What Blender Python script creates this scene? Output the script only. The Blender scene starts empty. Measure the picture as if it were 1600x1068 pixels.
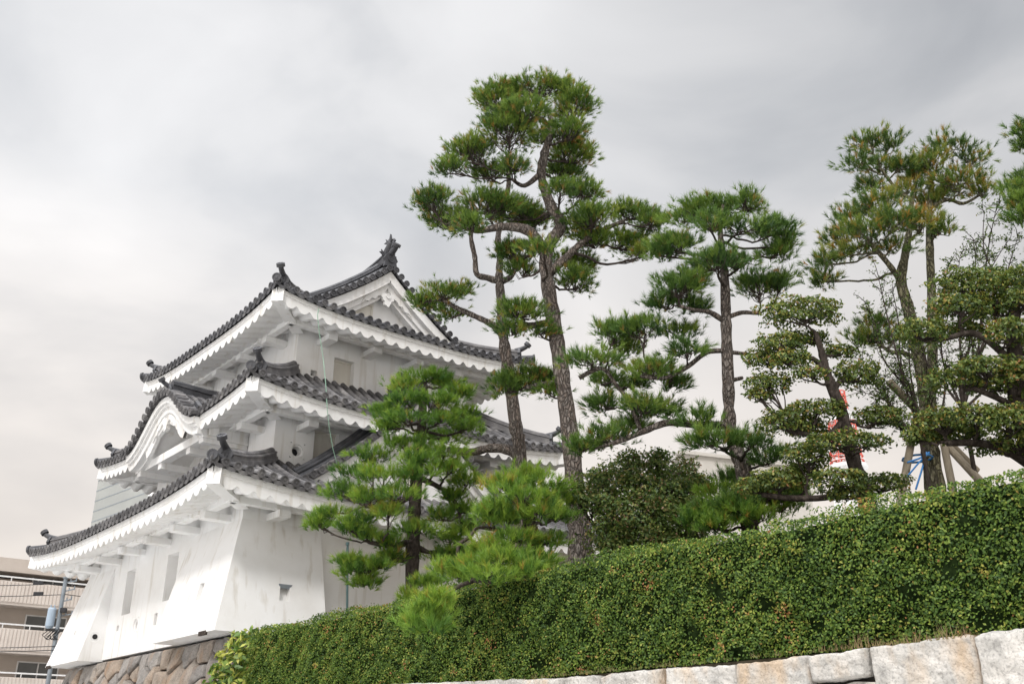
import bpy, bmesh, math, random
import numpy as np
from mathutils import Vector, Matrix, noise as mnoise
R = math.radians
PI = math.pi
scene = bpy.context.scene
COL = scene.collection
random.seed(7)
rng = np.random.default_rng(11)

# ------------------------------------------------------------------ camera
PITCH = R(22.9)
TH = R(39.61)                       # bearing of the castle wall line
cam_d = bpy.data.cameras.new('camera')
cam_d.lens = 35.0
cam_d.sensor_width = 36.0
cam_d.clip_start = 0.1
cam_d.clip_end = 8000
cam = bpy.data.objects.new('camera', cam_d)
COL.objects.link(cam)
cam.location = (0, 0, 1.6)
cam.rotation_euler = (R(90) + PITCH, 0, 0)
scene.camera = cam

# ------------------------------------------------------------------ exposure, sky, sun
scene.view_settings.view_transform = 'Standard'
scene.view_settings.look = 'None'
scene.view_settings.exposure = 0.34
scene.view_settings.gamma = 1.0
SUN_EL = R(42)
SUN_AZ = R(196)                     # clockwise from +Y: behind the camera, a little left

world = bpy.data.worlds.new('World')
scene.world = world
world.use_nodes = True
nt = world.node_tree
nt.nodes.clear()


def N(tree, kind, **kw):
    n = tree.nodes.new(kind)
    for k, v in kw.items():
        setattr(n, k, v)
    return n


def ramp(tree, stops, interp='LINEAR'):
    n = tree.nodes.new('ShaderNodeValToRGB')
    cr = n.color_ramp
    cr.interpolation = interp
    while len(cr.elements) < len(stops):
        cr.elements.new(0.5)
    for e, (p, c) in zip(cr.elements, stops):
        e.position = p
        e.color = (*c, 1) if len(c) == 3 else c
    return n


def build_sky():
    L = nt.links.new
    out = N(nt, 'ShaderNodeOutputWorld')
    bg = N(nt, 'ShaderNodeBackground')
    bg.inputs['Strength'].default_value = 0.1
    sky = N(nt, 'ShaderNodeTexSky')
    sky.sky_type = 'NISHITA'
    sky.sun_disc = False
    sky.sun_elevation = SUN_EL
    sky.sun_rotation = SUN_AZ
    sky.air_density = 1.5
    sky.dust_density = 4.0
    tc = N(nt, 'ShaderNodeTexCoord')
    mp = N(nt, 'ShaderNodeMapping')
    mp.inputs['Scale'].default_value = (1.0, 1.0, 1.9)
    mp.inputs['Location'].default_value = (2.35, 0.4, 0.62)
    mp.inputs['Rotation'].default_value = (0.0, 0.45, 0.2)
    L(tc.outputs['Generated'], mp.inputs['Vector'])
    n1 = N(nt, 'ShaderNodeTexNoise')
    n1.inputs['Scale'].default_value = 2.6
    n1.inputs['Detail'].default_value = 7
    n1.inputs['Roughness'].default_value = 0.47
    n1.inputs['Distortion'].default_value = 0.35
    L(mp.outputs['Vector'], n1.inputs['Vector'])
    cr = ramp(nt, [(0.28, (3.9, 3.92, 4.0)), (0.42, (5.0, 4.96, 4.94)), (0.53, (6.15, 6.0, 5.85)), (0.66, (6.95, 6.75, 6.55))])
    L(n1.outputs['Fac'], cr.inputs['Fac'])
    sep = N(nt, 'ShaderNodeSeparateXYZ')
    L(tc.outputs['Generated'], sep.inputs[0])
    # warm, paler low cloud; cooler and darker up to the right
    low = N(nt, 'ShaderNodeMapRange')
    low.inputs['From Min'].default_value = 0.50
    low.inputs['From Max'].default_value = 0.02
    L(sep.outputs['Z'], low.inputs['Value'])
    warm = N(nt, 'ShaderNodeMix', data_type='RGBA', blend_type='MIX')
    L(low.outputs['Result'], warm.inputs['Factor'])
    warm.inputs['A'].default_value = (0.955, 0.98, 1.02, 1)
    warm.inputs['B'].default_value = (1.40, 1.25, 1.11, 1)
    mul = N(nt, 'ShaderNodeMix', data_type='RGBA', blend_type='MULTIPLY')
    mul.inputs['Factor'].default_value = 1
    L(cr.outputs['Color'], mul.inputs['A'])
    L(warm.outputs['Result'], mul.inputs['B'])
    side = N(nt, 'ShaderNodeMapRange')
    side.inputs['From Min'].default_value = -0.25
    side.inputs['From Max'].default_value = 0.4
    side.inputs['To Min'].default_value = 1.17
    side.inputs['To Max'].default_value = 0.90
    L(sep.outputs['X'], side.inputs['Value'])
    up = N(nt, 'ShaderNodeMapRange')
    up.inputs['From Min'].default_value = 0.68
    up.inputs['From Max'].default_value = 0.95
    up.inputs['To Min'].default_value = 1.0
    up.inputs['To Max'].default_value = 6.0
    L(sep.outputs['Z'], up.inputs['Value'])
    m2 = N(nt, 'ShaderNodeMath', operation='MULTIPLY')
    L(side.outputs['Result'], m2.inputs[0])
    L(up.outputs['Result'], m2.inputs[1])
    vm = N(nt, 'ShaderNodeVectorMath', operation='SCALE')
    L(mul.outputs['Result'], vm.inputs[0])
    L(m2.outputs[0], vm.inputs['Scale'])
    mx = N(nt, 'ShaderNodeMix', data_type='RGBA', blend_type='MIX')
    mx.inputs['Factor'].default_value = 0.94
    L(sky.outputs['Color'], mx.inputs['A'])
    L(vm.outputs['Vector'], mx.inputs['B'])
    L(mx.outputs['Result'], bg.inputs['Color'])
    L(bg.outputs[0], out.inputs[0])


build_sky()
sun_d = bpy.data.lights.new('sun', 'SUN')
sun_d.energy = 1.5
sun_d.angle = R(11)
sun_d.color = (1.0, 0.97, 0.93)
sun = bpy.data.objects.new('sun', sun_d)
COL.objects.link(sun)
_sd = Vector((math.sin(SUN_AZ) * math.cos(SUN_EL), math.cos(SUN_AZ) * math.cos(SUN_EL), math.sin(SUN_EL)))
sun.rotation_euler = _sd.to_track_quat('Z', 'Y').to_euler()
sun.location = _sd * 50

# ------------------------------------------------------------------ geometry of the place
FPX = 1555.6                        # focal length in photo pixels, used to take bearings
U = np.array([-math.sin(TH), math.cos(TH)])      # along the wall, away
W_ = np.array([math.cos(TH), math.sin(TH)])      # across, to the right
CS, CT = 14.65, 26.74               # tower centre in wall coordinates


def bearing(x, y):
    a, b = x - 800, 534 - y
    return np.array([a, FPX * math.cos(PITCH) - b * math.sin(PITCH), FPX * math.sin(PITCH) + b * math.cos(PITCH)])


EYE = np.array([0, 0, 1.6])


def at(x, y, Y):                    # a point in the world on a bearing, Y metres ahead
    d = bearing(x, y)
    return EYE + d * (Y / d[1])


def mpp(x, y, Y):                   # metres per photo pixel there
    d = bearing(x, y)
    return Y / d[1]


def on_s(x, y, s):
    d = bearing(x, y)
    return EYE + d * (s / (d[:2] @ W_))


def on_t(x, y, t):
    d = bearing(x, y)
    return EYE + d * (t / (d[:2] @ U))


def WS(s, t, z):                    # wall coordinates -> world
    p = W_ * s + U * t
    return np.array([p[0], p[1], z])


# ------------------------------------------------------------------ object helpers
def tag(o, label=None, cat=None, group=None, kind=None):
    if label: o['label'] = label
    if cat: o['category'] = cat
    if group: o['group'] = group
    if kind: o['kind'] = kind
    return o


def empty(name, loc, rz=0.0):
    o = bpy.data.objects.new(name, None)
    COL.objects.link(o)
    o.location = loc
    o.rotation_euler = (0, 0, rz)
    o.empty_display_size = 0.3
    return o


class MB:
    def __init__(self):
        self.v = []; self.f = []; self.t = []

    def add(self, vs, fs, tint=0.5):
        b = len(self.v)
        self.v += [tuple(map(float, p)) for p in vs]
        self.t += [tint] * len(vs)
        self.f += [tuple(i + b for i in f) for f in fs]

    def box(self, c, s, rz=0.0, M=None, tint=0.5):
        hx, hy, hz = s[0] / 2, s[1] / 2, s[2] / 2
        vs = []
        ca, sa = math.cos(rz), math.sin(rz)
        for dz in (-hz, hz):
            for dx, dy in ((-hx, -hy), (hx, -hy), (hx, hy), (-hx, hy)):
                if M is not None:
                    q = M @ Vector((dx, dy, dz))
                    vs.append((c[0] + q.x, c[1] + q.y, c[2] + q.z))
                else:
                    vs.append((c[0] + dx * ca - dy * sa, c[1] + dx * sa + dy * ca, c[2] + dz))
        self.add(vs, [(3, 2, 1, 0), (4, 5, 6, 7), (0, 1, 5, 4), (1, 2, 6, 5), (2, 3, 7, 6), (3, 0, 4, 7)], tint)

    def beam(self, a, b, w, h, tint=0.5):           # box from a to b, h measured along up
        a = Vector(a); b = Vector(b)
        d = (b - a)
        l = d.length
        d.normalize()
        x = d.cross(Vector((0, 0, 1)))
        if x.length < 1e-4: x = Vector((1, 0, 0))
        x.normalize()
        z = x.cross(d)
        vs = []
        for p in (a, b):
            for i, j in ((-1, -1), (1, -1), (1, 1), (-1, 1)):
                vs.append(p + x * (i * w / 2) + z * (j * h / 2))
        self.add(vs, [(0, 1, 2, 3), (7, 6, 5, 4), (0, 4, 5, 1), (1, 5, 6, 2), (2, 6, 7, 3), (3, 7, 4, 0)], tint)

    def tube(self, pts, rad, n=8, cap=True, tint=0.5):
        pts = [Vector(p) for p in pts]
        m = len(pts)
        if not hasattr(rad, '__len__'): rad = [rad] * m
        base = len(self.v)
        prev = None
        for i, p in enumerate(pts):
            d = pts[min(i + 1, m - 1)] - pts[max(i - 1, 0)]
            if d.length < 1e-9: d = Vector((0, 0, 1))
            d.normalize()
            if prev is None:
                x = d.orthogonal().normalized()
            else:
                x = (prev - d * prev.dot(d))
                x = x.normalized() if x.length > 1e-6 else d.orthogonal().normalized()
            prev = x
            y = d.cross(x)
            for k in range(n):
                an = 2 * PI * k / n
                q = p + (x * math.cos(an) + y * math.sin(an)) * rad[i]
                self.v.append((q.x, q.y, q.z)); self.t.append(tint)
        for i in range(m - 1):
            for k in range(n):
                a = base + i * n + k; b = base + i * n + (k + 1) % n
                self.f.append((a, b, b + n, a + n))
        if cap:
            self.f.append(tuple(base + k for k in reversed(range(n))))
            self.f.append(tuple(base + (m - 1) * n + k for k in range(n)))

    def sweep(self, pts, prof, up=(0, 0, 1), cap=True, tint=0.5, closed=True):
        # prof: list of (side, up) offsets
        pts = [Vector(p) for p in pts]
        up = Vector(up)
        m, n = len(pts), len(prof)
        base = len(self.v)
        for i, p in enumerate(pts):
            d = (pts[min(i + 1, m - 1)] - pts[max(i - 1, 0)]).normalized()
            x = d.cross(up).normalized()
            y = x.cross(d)
            for a, b in prof:
                q = p + x * a + y * b
                self.v.append((q.x, q.y, q.z)); self.t.append(tint)
        for i in range(m - 1):
            for k in range(n if closed else n - 1):
                a = base + i * n + k; b = base + i * n + (k + 1) % n
                self.f.append((a, b, b + n, a + n))
        if cap and closed:
            self.f.append(tuple(base + k for k in reversed(range(n))))
            self.f.append(tuple(base + (m - 1) * n + k for k in range(n)))

    def grid(self, P, tint=0.5):                     # P[i][j] points
        b = len(self.v)
        ni, nj = len(P), len(P[0])
        for r in P:
            for p in r:
                self.v.append(tuple(map(float, p))); self.t.append(tint)
        for i in range(ni - 1):
            for j in range(nj - 1):
                a = b + i * nj + j
                self.f.append((a, a + 1, a + nj + 1, a + nj))

    def disc(self, c, axis, r, th=0.04, n=12, tint=0.5, rim=True):
        # a round tile end: a short cylinder with a raised rim
        ax = Vector(axis).normalized()
        x = ax.orthogonal().normalized(); y = ax.cross(x)
        c = Vector(c)
        rings = [(r, -th), (r, 0.0), (r * 0.74, 0.0), (r * 0.70, -0.014), (r * 0.3, -0.014), (r * 0.25, 0.0)]
        vs = []
        for rr, h in rings:
            for k in range(n):
                an = 2 * PI * k / n
                vs.append(c + ax * h + (x * math.cos(an) + y * math.sin(an)) * rr)
        fs = []
        for i in range(len(rings) - 1):
            for k in range(n):
                a = i * n + k; b = i * n + (k + 1) % n
                fs.append((a, b, b + n, a + n))
        fs.append(tuple((len(rings) - 1) * n + k for k in range(n)))
        self.add(vs, fs, tint)

    def extrude(self, poly, fn, d0, d1, tint=0.5):   # poly in 2-D, fn(a,b,d)->3-D
        n = len(poly)
        vs = [fn(a, b, d0) for a, b in poly] + [fn(a, b, d1) for a, b in poly]
        fs = [tuple(range(n)), tuple(reversed(range(n, 2 * n)))]
        for k in range(n):
            fs.append((k, (k + 1) % n, n + (k + 1) % n, n + k))
        self.add(vs, fs, tint)

    def build(self, name, mat, parent=None, smooth=False, bevel=0.0):
        me = bpy.data.meshes.new(name)
        me.from_pydata(self.v, [], self.f)
        at_ = me.attributes.new('tint', 'FLOAT', 'POINT')
        at_.data.foreach_set('value', np.array(self.t, dtype=np.float32))
        me.materials.append(mat)
        bm = bmesh.new(); bm.from_mesh(me)
        bmesh.ops.recalc_face_normals(bm, faces=bm.faces)
        bm.to_mesh(me); bm.free()
        if smooth:
            me.polygons.foreach_set('use_smooth', [True] * len(me.polygons))
        o = bpy.data.objects.new(name, me)
        COL.objects.link(o)
        if parent is not None: o.parent = parent
        if bevel:
            b = o.modifiers.new('bevel', 'BEVEL')
            b.width = bevel; b.segments = 2; b.limit_method = 'ANGLE'; b.angle_limit = R(40)
        return o


def mesh_np(name, V, k, tint, mat, parent=None):
    """V: (n*k,3) vertices, consecutive k make a face."""
    n = len(V) // k
    me = bpy.data.meshes.new(name)
    me.vertices.add(len(V))
    me.vertices.foreach_set('co', np.ascontiguousarray(V, dtype=np.float32).ravel())
    me.loops.add(len(V))
    me.loops.foreach_set('vertex_index', np.arange(len(V), dtype=np.int32))
    me.polygons.add(n)
    me.polygons.foreach_set('loop_start', np.arange(n, dtype=np.int32) * k)
    a = me.attributes.new('tint', 'FLOAT', 'POINT')
    a.data.foreach_set('value', np.ascontiguousarray(tint, dtype=np.float32))
    me.update(calc_edges=True)
    me.materials.append(mat)
    o = bpy.data.objects.new(name, me)
    COL.objects.link(o)
    if parent is not None: o.parent = parent
    return o


# ------------------------------------------------------------------ materials
def new_mat(name):
    m = bpy.data.materials.new(name)
    m.use_nodes = True
    t = m.node_tree
    t.nodes.clear()
    out = N(t, 'ShaderNodeOutputMaterial')
    return m, t, out


def mat_noise(name, stops, scale=3.0, rough=0.8, detail=6, bump=0.0, bscale=None, spec=0.3, coord='Object', stretch=(1, 1, 1),
              tint_amt=0.0, metallic=0.0, rough_n=0.6):
    m, t, out = new_mat(name)
    L = t.links.new
    b = N(t, 'ShaderNodeBsdfPrincipled')
    b.inputs['Roughness'].default_value = rough
    b.inputs['Specular IOR Level'].default_value = spec
    b.inputs['Metallic'].default_value = metallic
    tc = N(t, 'ShaderNodeTexCoord')
    mp = N(t, 'ShaderNodeMapping')
    mp.inputs['Scale'].default_value = stretch
    L(tc.outputs[coord], mp.inputs['Vector'])
    n = N(t, 'ShaderNodeTexNoise')
    n.inputs['Scale'].default_value = scale
    n.inputs['Detail'].default_value = detail
    n.inputs['Roughness'].default_value = rough_n
    L(mp.outputs[0], n.inputs['Vector'])
    cr = ramp(t, stops)
    L(n.outputs['Fac'], cr.inputs['Fac'])
    col = cr.outputs['Color']
    if tint_amt:
        at_ = N(t, 'ShaderNodeAttribute', attribute_name='tint')
        mr = N(t, 'ShaderNodeMapRange')
        mr.inputs['To Min'].default_value = 1 - tint_amt
        mr.inputs['To Max'].default_value = 1 + tint_amt
        L(at_.outputs['Fac'], mr.inputs['Value'])
        vm = N(t, 'ShaderNodeVectorMath', operation='SCALE')
        L(col, vm.inputs[0]); L(mr.outputs[0], vm.inputs['Scale'])
        col = vm.outputs['Vector']
    L(col, b.inputs['Base Color'])
    if bump:
        n2 = N(t, 'ShaderNodeTexNoise')
        n2.inputs['Scale'].default_value = bscale or scale * 4
        n2.inputs['Detail'].default_value = 8
        L(mp.outputs[0], n2.inputs['Vector'])
        bp = N(t, 'ShaderNodeBump')
        bp.inputs['Strength'].default_value = bump
        bp.inputs['Distance'].default_value = 0.03
        L(n2.outputs['Fac'], bp.inputs['Height'])
        L(bp.outputs[0], b.inputs['Normal'])
    L(b.outputs[0], out.inputs[0])
    return m


def mat_plaster():
    m, t, out = new_mat('white_plaster')
    L = t.links.new
    b = N(t, 'ShaderNodeBsdfPrincipled')
    b.inputs['Roughness'].default_value = 0.85
    b.inputs['Specular IOR Level'].default_value = 0.2
    tc = N(t, 'ShaderNodeTexCoord')
    n1 = N(t, 'ShaderNodeTexNoise')
    n1.inputs['Scale'].default_value = 0.55
    n1.inputs['Detail'].default_value = 7
    n1.inputs['Roughness'].default_value = 0.62
    L(tc.outputs['Object'], n1.inputs['Vector'])
    c1 = ramp(t, [(0.30, (0.70, 0.685, 0.665)), (0.46, (0.77, 0.765, 0.755)), (0.62, (0.815, 0.815, 0.815))])
    L(n1.outputs['Fac'], c1.inputs['Fac'])
    mp = N(t, 'ShaderNodeMapping')
    mp.inputs['Scale'].default_value = (4.0, 4.0, 0.35)
    L(tc.outputs['Object'], mp.inputs['Vector'])
    n2 = N(t, 'ShaderNodeTexNoise')
    n2.inputs['Scale'].default_value = 1.3
    n2.inputs['Detail'].default_value = 5
    L(mp.outputs[0], n2.inputs['Vector'])
    c2 = ramp(t, [(0.30, (0.80, 0.77, 0.72)), (0.44, (1, 1, 1))])
    L(n2.outputs['Fac'], c2.inputs['Fac'])
    mx = N(t, 'ShaderNodeMix', data_type='RGBA', blend_type='MULTIPLY')
    mx.inputs['Factor'].default_value = 0.8
    L(c1.outputs[0], mx.inputs['A']); L(c2.outputs[0], mx.inputs['B'])
    L(mx.outputs['Result'], b.inputs['Base Color'])
    n3 = N(t, 'ShaderNodeTexNoise')
    n3.inputs['Scale'].default_value = 9
    n3.inputs['Detail'].default_value = 4
    L(tc.outputs['Object'], n3.inputs['Vector'])
    bp = N(t, 'ShaderNodeBump')
    bp.inputs['Strength'].default_value = 0.12
    bp.inputs['Distance'].default_value = 0.02
    L(n3.outputs['Fac'], bp.inputs['Height'])
    L(bp.outputs[0], b.inputs['Normal'])
    L(b.outputs[0], out.inputs[0])
    return m


def mat_foliage(name, stops, transl=0.3, gloss=0.025, patch=None, patch_scale=1.2):
    m, t, out = new_mat(name)
    L = t.links.new
    at_ = N(t, 'ShaderNodeAttribute', attribute_name='tint')
    cr = ramp(t, stops)
    fac = at_.outputs['Fac']
    if patch:
        tc = N(t, 'ShaderNodeTexCoord')
        nz = N(t, 'ShaderNodeTexNoise')
        nz.inputs['Scale'].default_value = patch_scale
        nz.inputs['Detail'].default_value = 4
        L(tc.outputs['Object'], nz.inputs['Vector'])
        mr = N(t, 'ShaderNodeMapRange')
        mr.inputs['From Min'].default_value = 0.3
        mr.inputs['From Max'].default_value = 0.7
        mr.inputs['To Min'].default_value = -patch
        mr.inputs['To Max'].default_value = patch
        L(nz.outputs['Fac'], mr.inputs['Value'])
        ad = N(t, 'ShaderNodeMath', operation='ADD')
        ad.use_clamp = True
        L(fac, ad.inputs[0]); L(mr.outputs[0], ad.inputs[1])
        fac = ad.outputs[0]
    L(fac, cr.inputs['Fac'])
    d = N(t, 'ShaderNodeBsdfDiffuse')
    tr = N(t, 'ShaderNodeBsdfTranslucent')
    gl = N(t, 'ShaderNodeBsdfGlossy')
    gl.inputs['Roughness'].default_value = 0.55
    gl.inputs['Color'].default_value = (0.9, 0.95, 1, 1)
    L(cr.outputs[0], d.inputs['Color']); L(cr.outputs[0], tr.inputs['Color'])
    m1 = N(t, 'ShaderNodeMixShader'); m1.inputs[0].default_value = transl
    L(d.outputs[0], m1.inputs[1]); L(tr.outputs[0], m1.inputs[2])
    m2 = N(t, 'ShaderNodeMixShader'); m2.inputs[0].default_value = gloss
    L(m1.outputs[0], m2.inputs[1]); L(gl.outputs[0], m2.inputs[2])
    L(m2.outputs[0], out.inputs[0])
    return m


def mat_stone(name, stops, scale=2.2, stain=(0.40, 0.24, 0.10), stain_amt=0.5, tint_amt=0.35, hue=None):
    m, t, out = new_mat(name)
    L = t.links.new
    b = N(t, 'ShaderNodeBsdfPrincipled')
    b.inputs['Roughness'].default_value = 0.9
    b.inputs['Specular IOR Level'].default_value = 0.2
    tc = N(t, 'ShaderNodeTexCoord')
    n1 = N(t, 'ShaderNodeTexNoise')
    n1.inputs['Scale'].default_value = scale
    n1.inputs['Detail'].default_value = 9
    n1.inputs['Roughness'].default_value = 0.68
    L(tc.outputs['Object'], n1.inputs['Vector'])
    cr = ramp(t, stops)
    L(n1.outputs['Fac'], cr.inputs['Fac'])
    n2 = N(t, 'ShaderNodeTexNoise')
    n2.inputs['Scale'].default_value = scale * 0.55
    n2.inputs['Detail'].default_value = 5
    mp = N(t, 'ShaderNodeMapping'); mp.inputs['Location'].default_value = (7, 3, 9); mp.inputs['Scale'].default_value = (1.8, 1.8, 0.7)
    L(tc.outputs['Object'], mp.inputs['Vector']); L(mp.outputs[0], n2.inputs['Vector'])
    sr = ramp(t, [(0.52, (0, 0, 0)), (0.66, (1, 1, 1))])
    L(n2.outputs['Fac'], sr.inputs['Fac'])
    ms = N(t, 'ShaderNodeMath', operation='MULTIPLY'); ms.inputs[1].default_value = stain_amt
    L(sr.outputs[0], ms.inputs[0])
    mx = N(t, 'ShaderNodeMix', data_type='RGBA', blend_type='MIX')
    L(ms.outputs[0], mx.inputs['Factor']); L(cr.outputs[0], mx.inputs['A'])
    mx.inputs['B'].default_value = (*stain, 1)
    at_ = N(t, 'ShaderNodeAttribute', attribute_name='tint')
    col = mx.outputs['Result']
    if hue:
        hr = ramp(t, hue)
        L(at_.outputs['Fac'], hr.inputs['Fac'])
        hm = N(t, 'ShaderNodeMix', data_type='RGBA', blend_type='MULTIPLY'); hm.inputs['Factor'].default_value = 1
        L(col, hm.inputs['A']); L(hr.outputs[0], hm.inputs['B'])
        col = hm.outputs['Result']
    else:
        mr = N(t, 'ShaderNodeMapRange'); mr.inputs['To Min'].default_value = 1 - tint_amt; mr.inputs['To Max'].default_value = 1 + tint_amt
        L(at_.outputs['Fac'], mr.inputs['Value'])
        vm = N(t, 'ShaderNodeVectorMath', operation='SCALE')
        L(col, vm.inputs[0]); L(mr.outputs[0], vm.inputs['Scale'])
        col = vm.outputs['Vector']
    # dark mineral speckle
    vo = N(t, 'ShaderNodeTexNoise'); vo.inputs['Scale'].default_value = 42; vo.inputs['Detail'].default_value = 3
    L(tc.outputs['Object'], vo.inputs['Vector'])
    vr = ramp(t, [(0.36, (0.55, 0.55, 0.56)), (0.48, (1, 1, 1))])
    L(vo.outputs['Fac'], vr.inputs['Fac'])
    sp = N(t, 'ShaderNodeMix', data_type='RGBA', blend_type='MULTIPLY'); sp.inputs['Factor'].default_value = 0.6
    L(col, sp.inputs['A']); L(vr.outputs[0], sp.inputs['B'])
    L(sp.outputs['Result'], b.inputs['Base Color'])
    n3 = N(t, 'ShaderNodeTexNoise'); n3.inputs['Scale'].default_value = 14; n3.inputs['Detail'].default_value = 8
    L(tc.outputs['Object'], n3.inputs['Vector'])
    bp = N(t, 'ShaderNodeBump'); bp.inputs['Strength'].default_value = 0.9; bp.inputs['Distance'].default_value = 0.04
    L(n3.outputs['Fac'], bp.inputs['Height']); L(bp.outputs[0], b.inputs['Normal'])
    L(b.outputs[0], out.inputs[0])
    return m


PLASTER = mat_plaster()
TILE = mat_noise('roof_tile', [(0.25, (0.038, 0.039, 0.044)), (0.5, (0.088, 0.088, 0.097)), (0.75, (0.19, 0.185, 0.185))], scale=3.5, rough=0.55, spec=0.45, bump=0.25, tint_amt=0.45)
TILE_DARK = mat_noise('ridge_tile', [(0.25, (0.028, 0.029, 0.033)), (0.6, (0.065, 0.066, 0.074)), (0.8, (0.12, 0.12, 0.12))], scale=4, rough=0.55, spec=0.4, bump=0.3)
TILE_TOP = mat_noise('weathered_roof_tile', [(0.25, (0.065, 0.064, 0.068)), (0.5, (0.130, 0.126, 0.130)), (0.75, (0.25, 0.24, 0.235))], scale=2.5, rough=0.65, spec=0.35, bump=0.25, tint_amt=0.4)
WOODP = mat_noise('pale_shutter', [(0.3, (0.56, 0.53, 0.47)), (0.7, (0.68, 0.65, 0.59))], scale=1.5, rough=0.8, stretch=(3, 3, .5))
DARK = mat_noise('dark_void', [(0.3, (0.012, 0.012, 0.013)), (0.7, (0.03, 0.03, 0.032))], scale=2, rough=0.9)
def mat_bark(name, plate, crack, scale=19.0, stretch=(1, 1, .36), warm=(0.20, 0.145, 0.115)):
    m, t, out = new_mat(name)
    L = t.links.new
    b = N(t, 'ShaderNodeBsdfPrincipled')
    b.inputs['Roughness'].default_value = 0.95
    b.inputs['Specular IOR Level'].default_value = 0.1
    tc = N(t, 'ShaderNodeTexCoord')
    mp = N(t, 'ShaderNodeMapping'); mp.inputs['Scale'].default_value = stretch
    L(tc.outputs['Object'], mp.inputs['Vector'])
    w = N(t, 'ShaderNodeTexNoise'); w.inputs['Scale'].default_value = 7; w.inputs['Detail'].default_value = 3
    L(mp.outputs[0], w.inputs['Vector'])
    wm = N(t, 'ShaderNodeMix', data_type='RGBA', blend_type='LINEAR_LIGHT'); wm.inputs['Factor'].default_value = .10
    L(mp.outputs[0], wm.inputs['A']); L(w.outputs['Color'], wm.inputs['B'])
    v = N(t, 'ShaderNodeTexVoronoi', feature='DISTANCE_TO_EDGE'); v.inputs['Scale'].default_value = scale
    L(wm.outputs['Result'], v.inputs['Vector'])
    v2 = N(t, 'ShaderNodeTexVoronoi', feature='F1'); v2.inputs['Scale'].default_value = scale
    L(wm.outputs['Result'], v2.inputs['Vector'])
    n = N(t, 'ShaderNodeTexNoise'); n.inputs['Scale'].default_value = 26; n.inputs['Detail'].default_value = 7
    L(mp.outputs[0], n.inputs['Vector'])
    c1 = ramp(t, [(.28, tuple(x * .55 for x in plate)), (.5, plate), (.72, tuple(min(1, x * 1.45) for x in plate))])
    L(n.outputs['Fac'], c1.inputs['Fac'])
    hue = N(t, 'ShaderNodeMix', data_type='RGBA', blend_type='MIX')
    sp = N(t, 'ShaderNodeSeparateColor'); L(v2.outputs['Color'], sp.inputs[0])
    hm = N(t, 'ShaderNodeMath', operation='MULTIPLY'); hm.inputs[1].default_value = .5
    L(sp.outputs[0], hm.inputs[0]); L(hm.outputs[0], hue.inputs['Factor'])
    L(c1.outputs[0], hue.inputs['A']); hue.inputs['B'].default_value = (*warm, 1)
    cr = ramp(t, [(.0, (.15, .15, .15)), (.16, (1, 1, 1))])
    L(v.outputs['Distance'], cr.inputs['Fac'])
    mx = N(t, 'ShaderNodeMix', data_type='RGBA', blend_type='MIX')
    L(cr.outputs[0], mx.inputs['Factor']); mx.inputs['A'].default_value = (*crack, 1)
    L(hue.outputs['Result'], mx.inputs['B'])
    L(mx.outputs['Result'], b.inputs['Base Color'])
    hr = ramp(t, [(.0, (0, 0, 0)), (.22, (1, 1, 1))]); L(v.outputs['Distance'], hr.inputs['Fac'])
    ha = N(t, 'ShaderNodeMath', operation='ADD'); L(hr.outputs[0], ha.inputs[0])
    nm = N(t, 'ShaderNodeMath', operation='MULTIPLY'); nm.inputs[1].default_value = .6; L(n.outputs['Fac'], nm.inputs[0]); L(nm.outputs[0], ha.inputs[1])
    bp = N(t, 'ShaderNodeBump'); bp.inputs['Strength'].default_value = 1.0; bp.inputs['Distance'].default_value = .03
    L(ha.outputs[0], bp.inputs['Height']); L(bp.outputs[0], b.inputs['Normal'])
    L(b.outputs[0], out.inputs[0])
    return m


BARK = mat_bark('pine_bark', (0.205, 0.182, 0.166), (0.06, 0.05, 0.045))
BARK_D = mat_noise('dark_bark', [(0.3, (0.022, 0.018, 0.016)), (0.55, (0.062, 0.05, 0.043)), (0.75, (0.12, 0.10, 0.088))], scale=18, rough=0.95, bump=0.9, bscale=26, stretch=(1, 1, .5), spec=0.1)
BARK_Y = mat_bark('lichen_bark', (0.185, 0.172, 0.125), (0.07, 0.062, 0.048), scale=20, warm=(0.27, 0.25, 0.13))
NEEDLE = mat_foliage('pine_needles', [(0.0, (0.036, 0.082, 0.014)), (0.35, (0.104, 0.186, 0.026)), (0.70, (0.215, 0.305, 0.040)), (0.88, (0.28, 0.28, 0.05)), (1.0, (0.32, 0.16, 0.04))])
NEEDLE_B = mat_foliage('bright_pine_needles', [(0.0, (0.040, 0.108, 0.014)), (0.35, (0.128, 0.248, 0.028)), (0.70, (0.262, 0.390, 0.044)), (0.88, (0.34, 0.38, 0.05)), (1.0, (0.36, 0.17, 0.04))])
NEEDLE_C = mat_foliage('deep_green_pine_needles', [(0.0, (0.034, 0.082, 0.016)), (0.4, (0.098, 0.185, 0.030)), (0.75, (0.200, 0.300, 0.044)), (0.92, (0.26, 0.29, 0.05)), (1.0, (0.26, 0.15, 0.04))])
NEEDLE_D = mat_foliage('browning_pine_needles', [(0.0, (0.042, 0.085, 0.016)), (0.35, (0.105, 0.185, 0.030)), (0.66, (0.20, 0.255, 0.040)), (0.88, (0.36, 0.29, 0.05)), (1.0, (0.36, 0.18, 0.04))])
LEAF = mat_foliage('topiary_leaves', [(0.0, (0.036, 0.066, 0.016)), (0.4, (0.092, 0.145, 0.026)), (0.75, (0.185, 0.230, 0.040)), (0.93, (0.36, 0.31, 0.06)), (1.0, (0.36, 0.17, 0.06))], gloss=0.03, patch=0.15, patch_scale=3)
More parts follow.
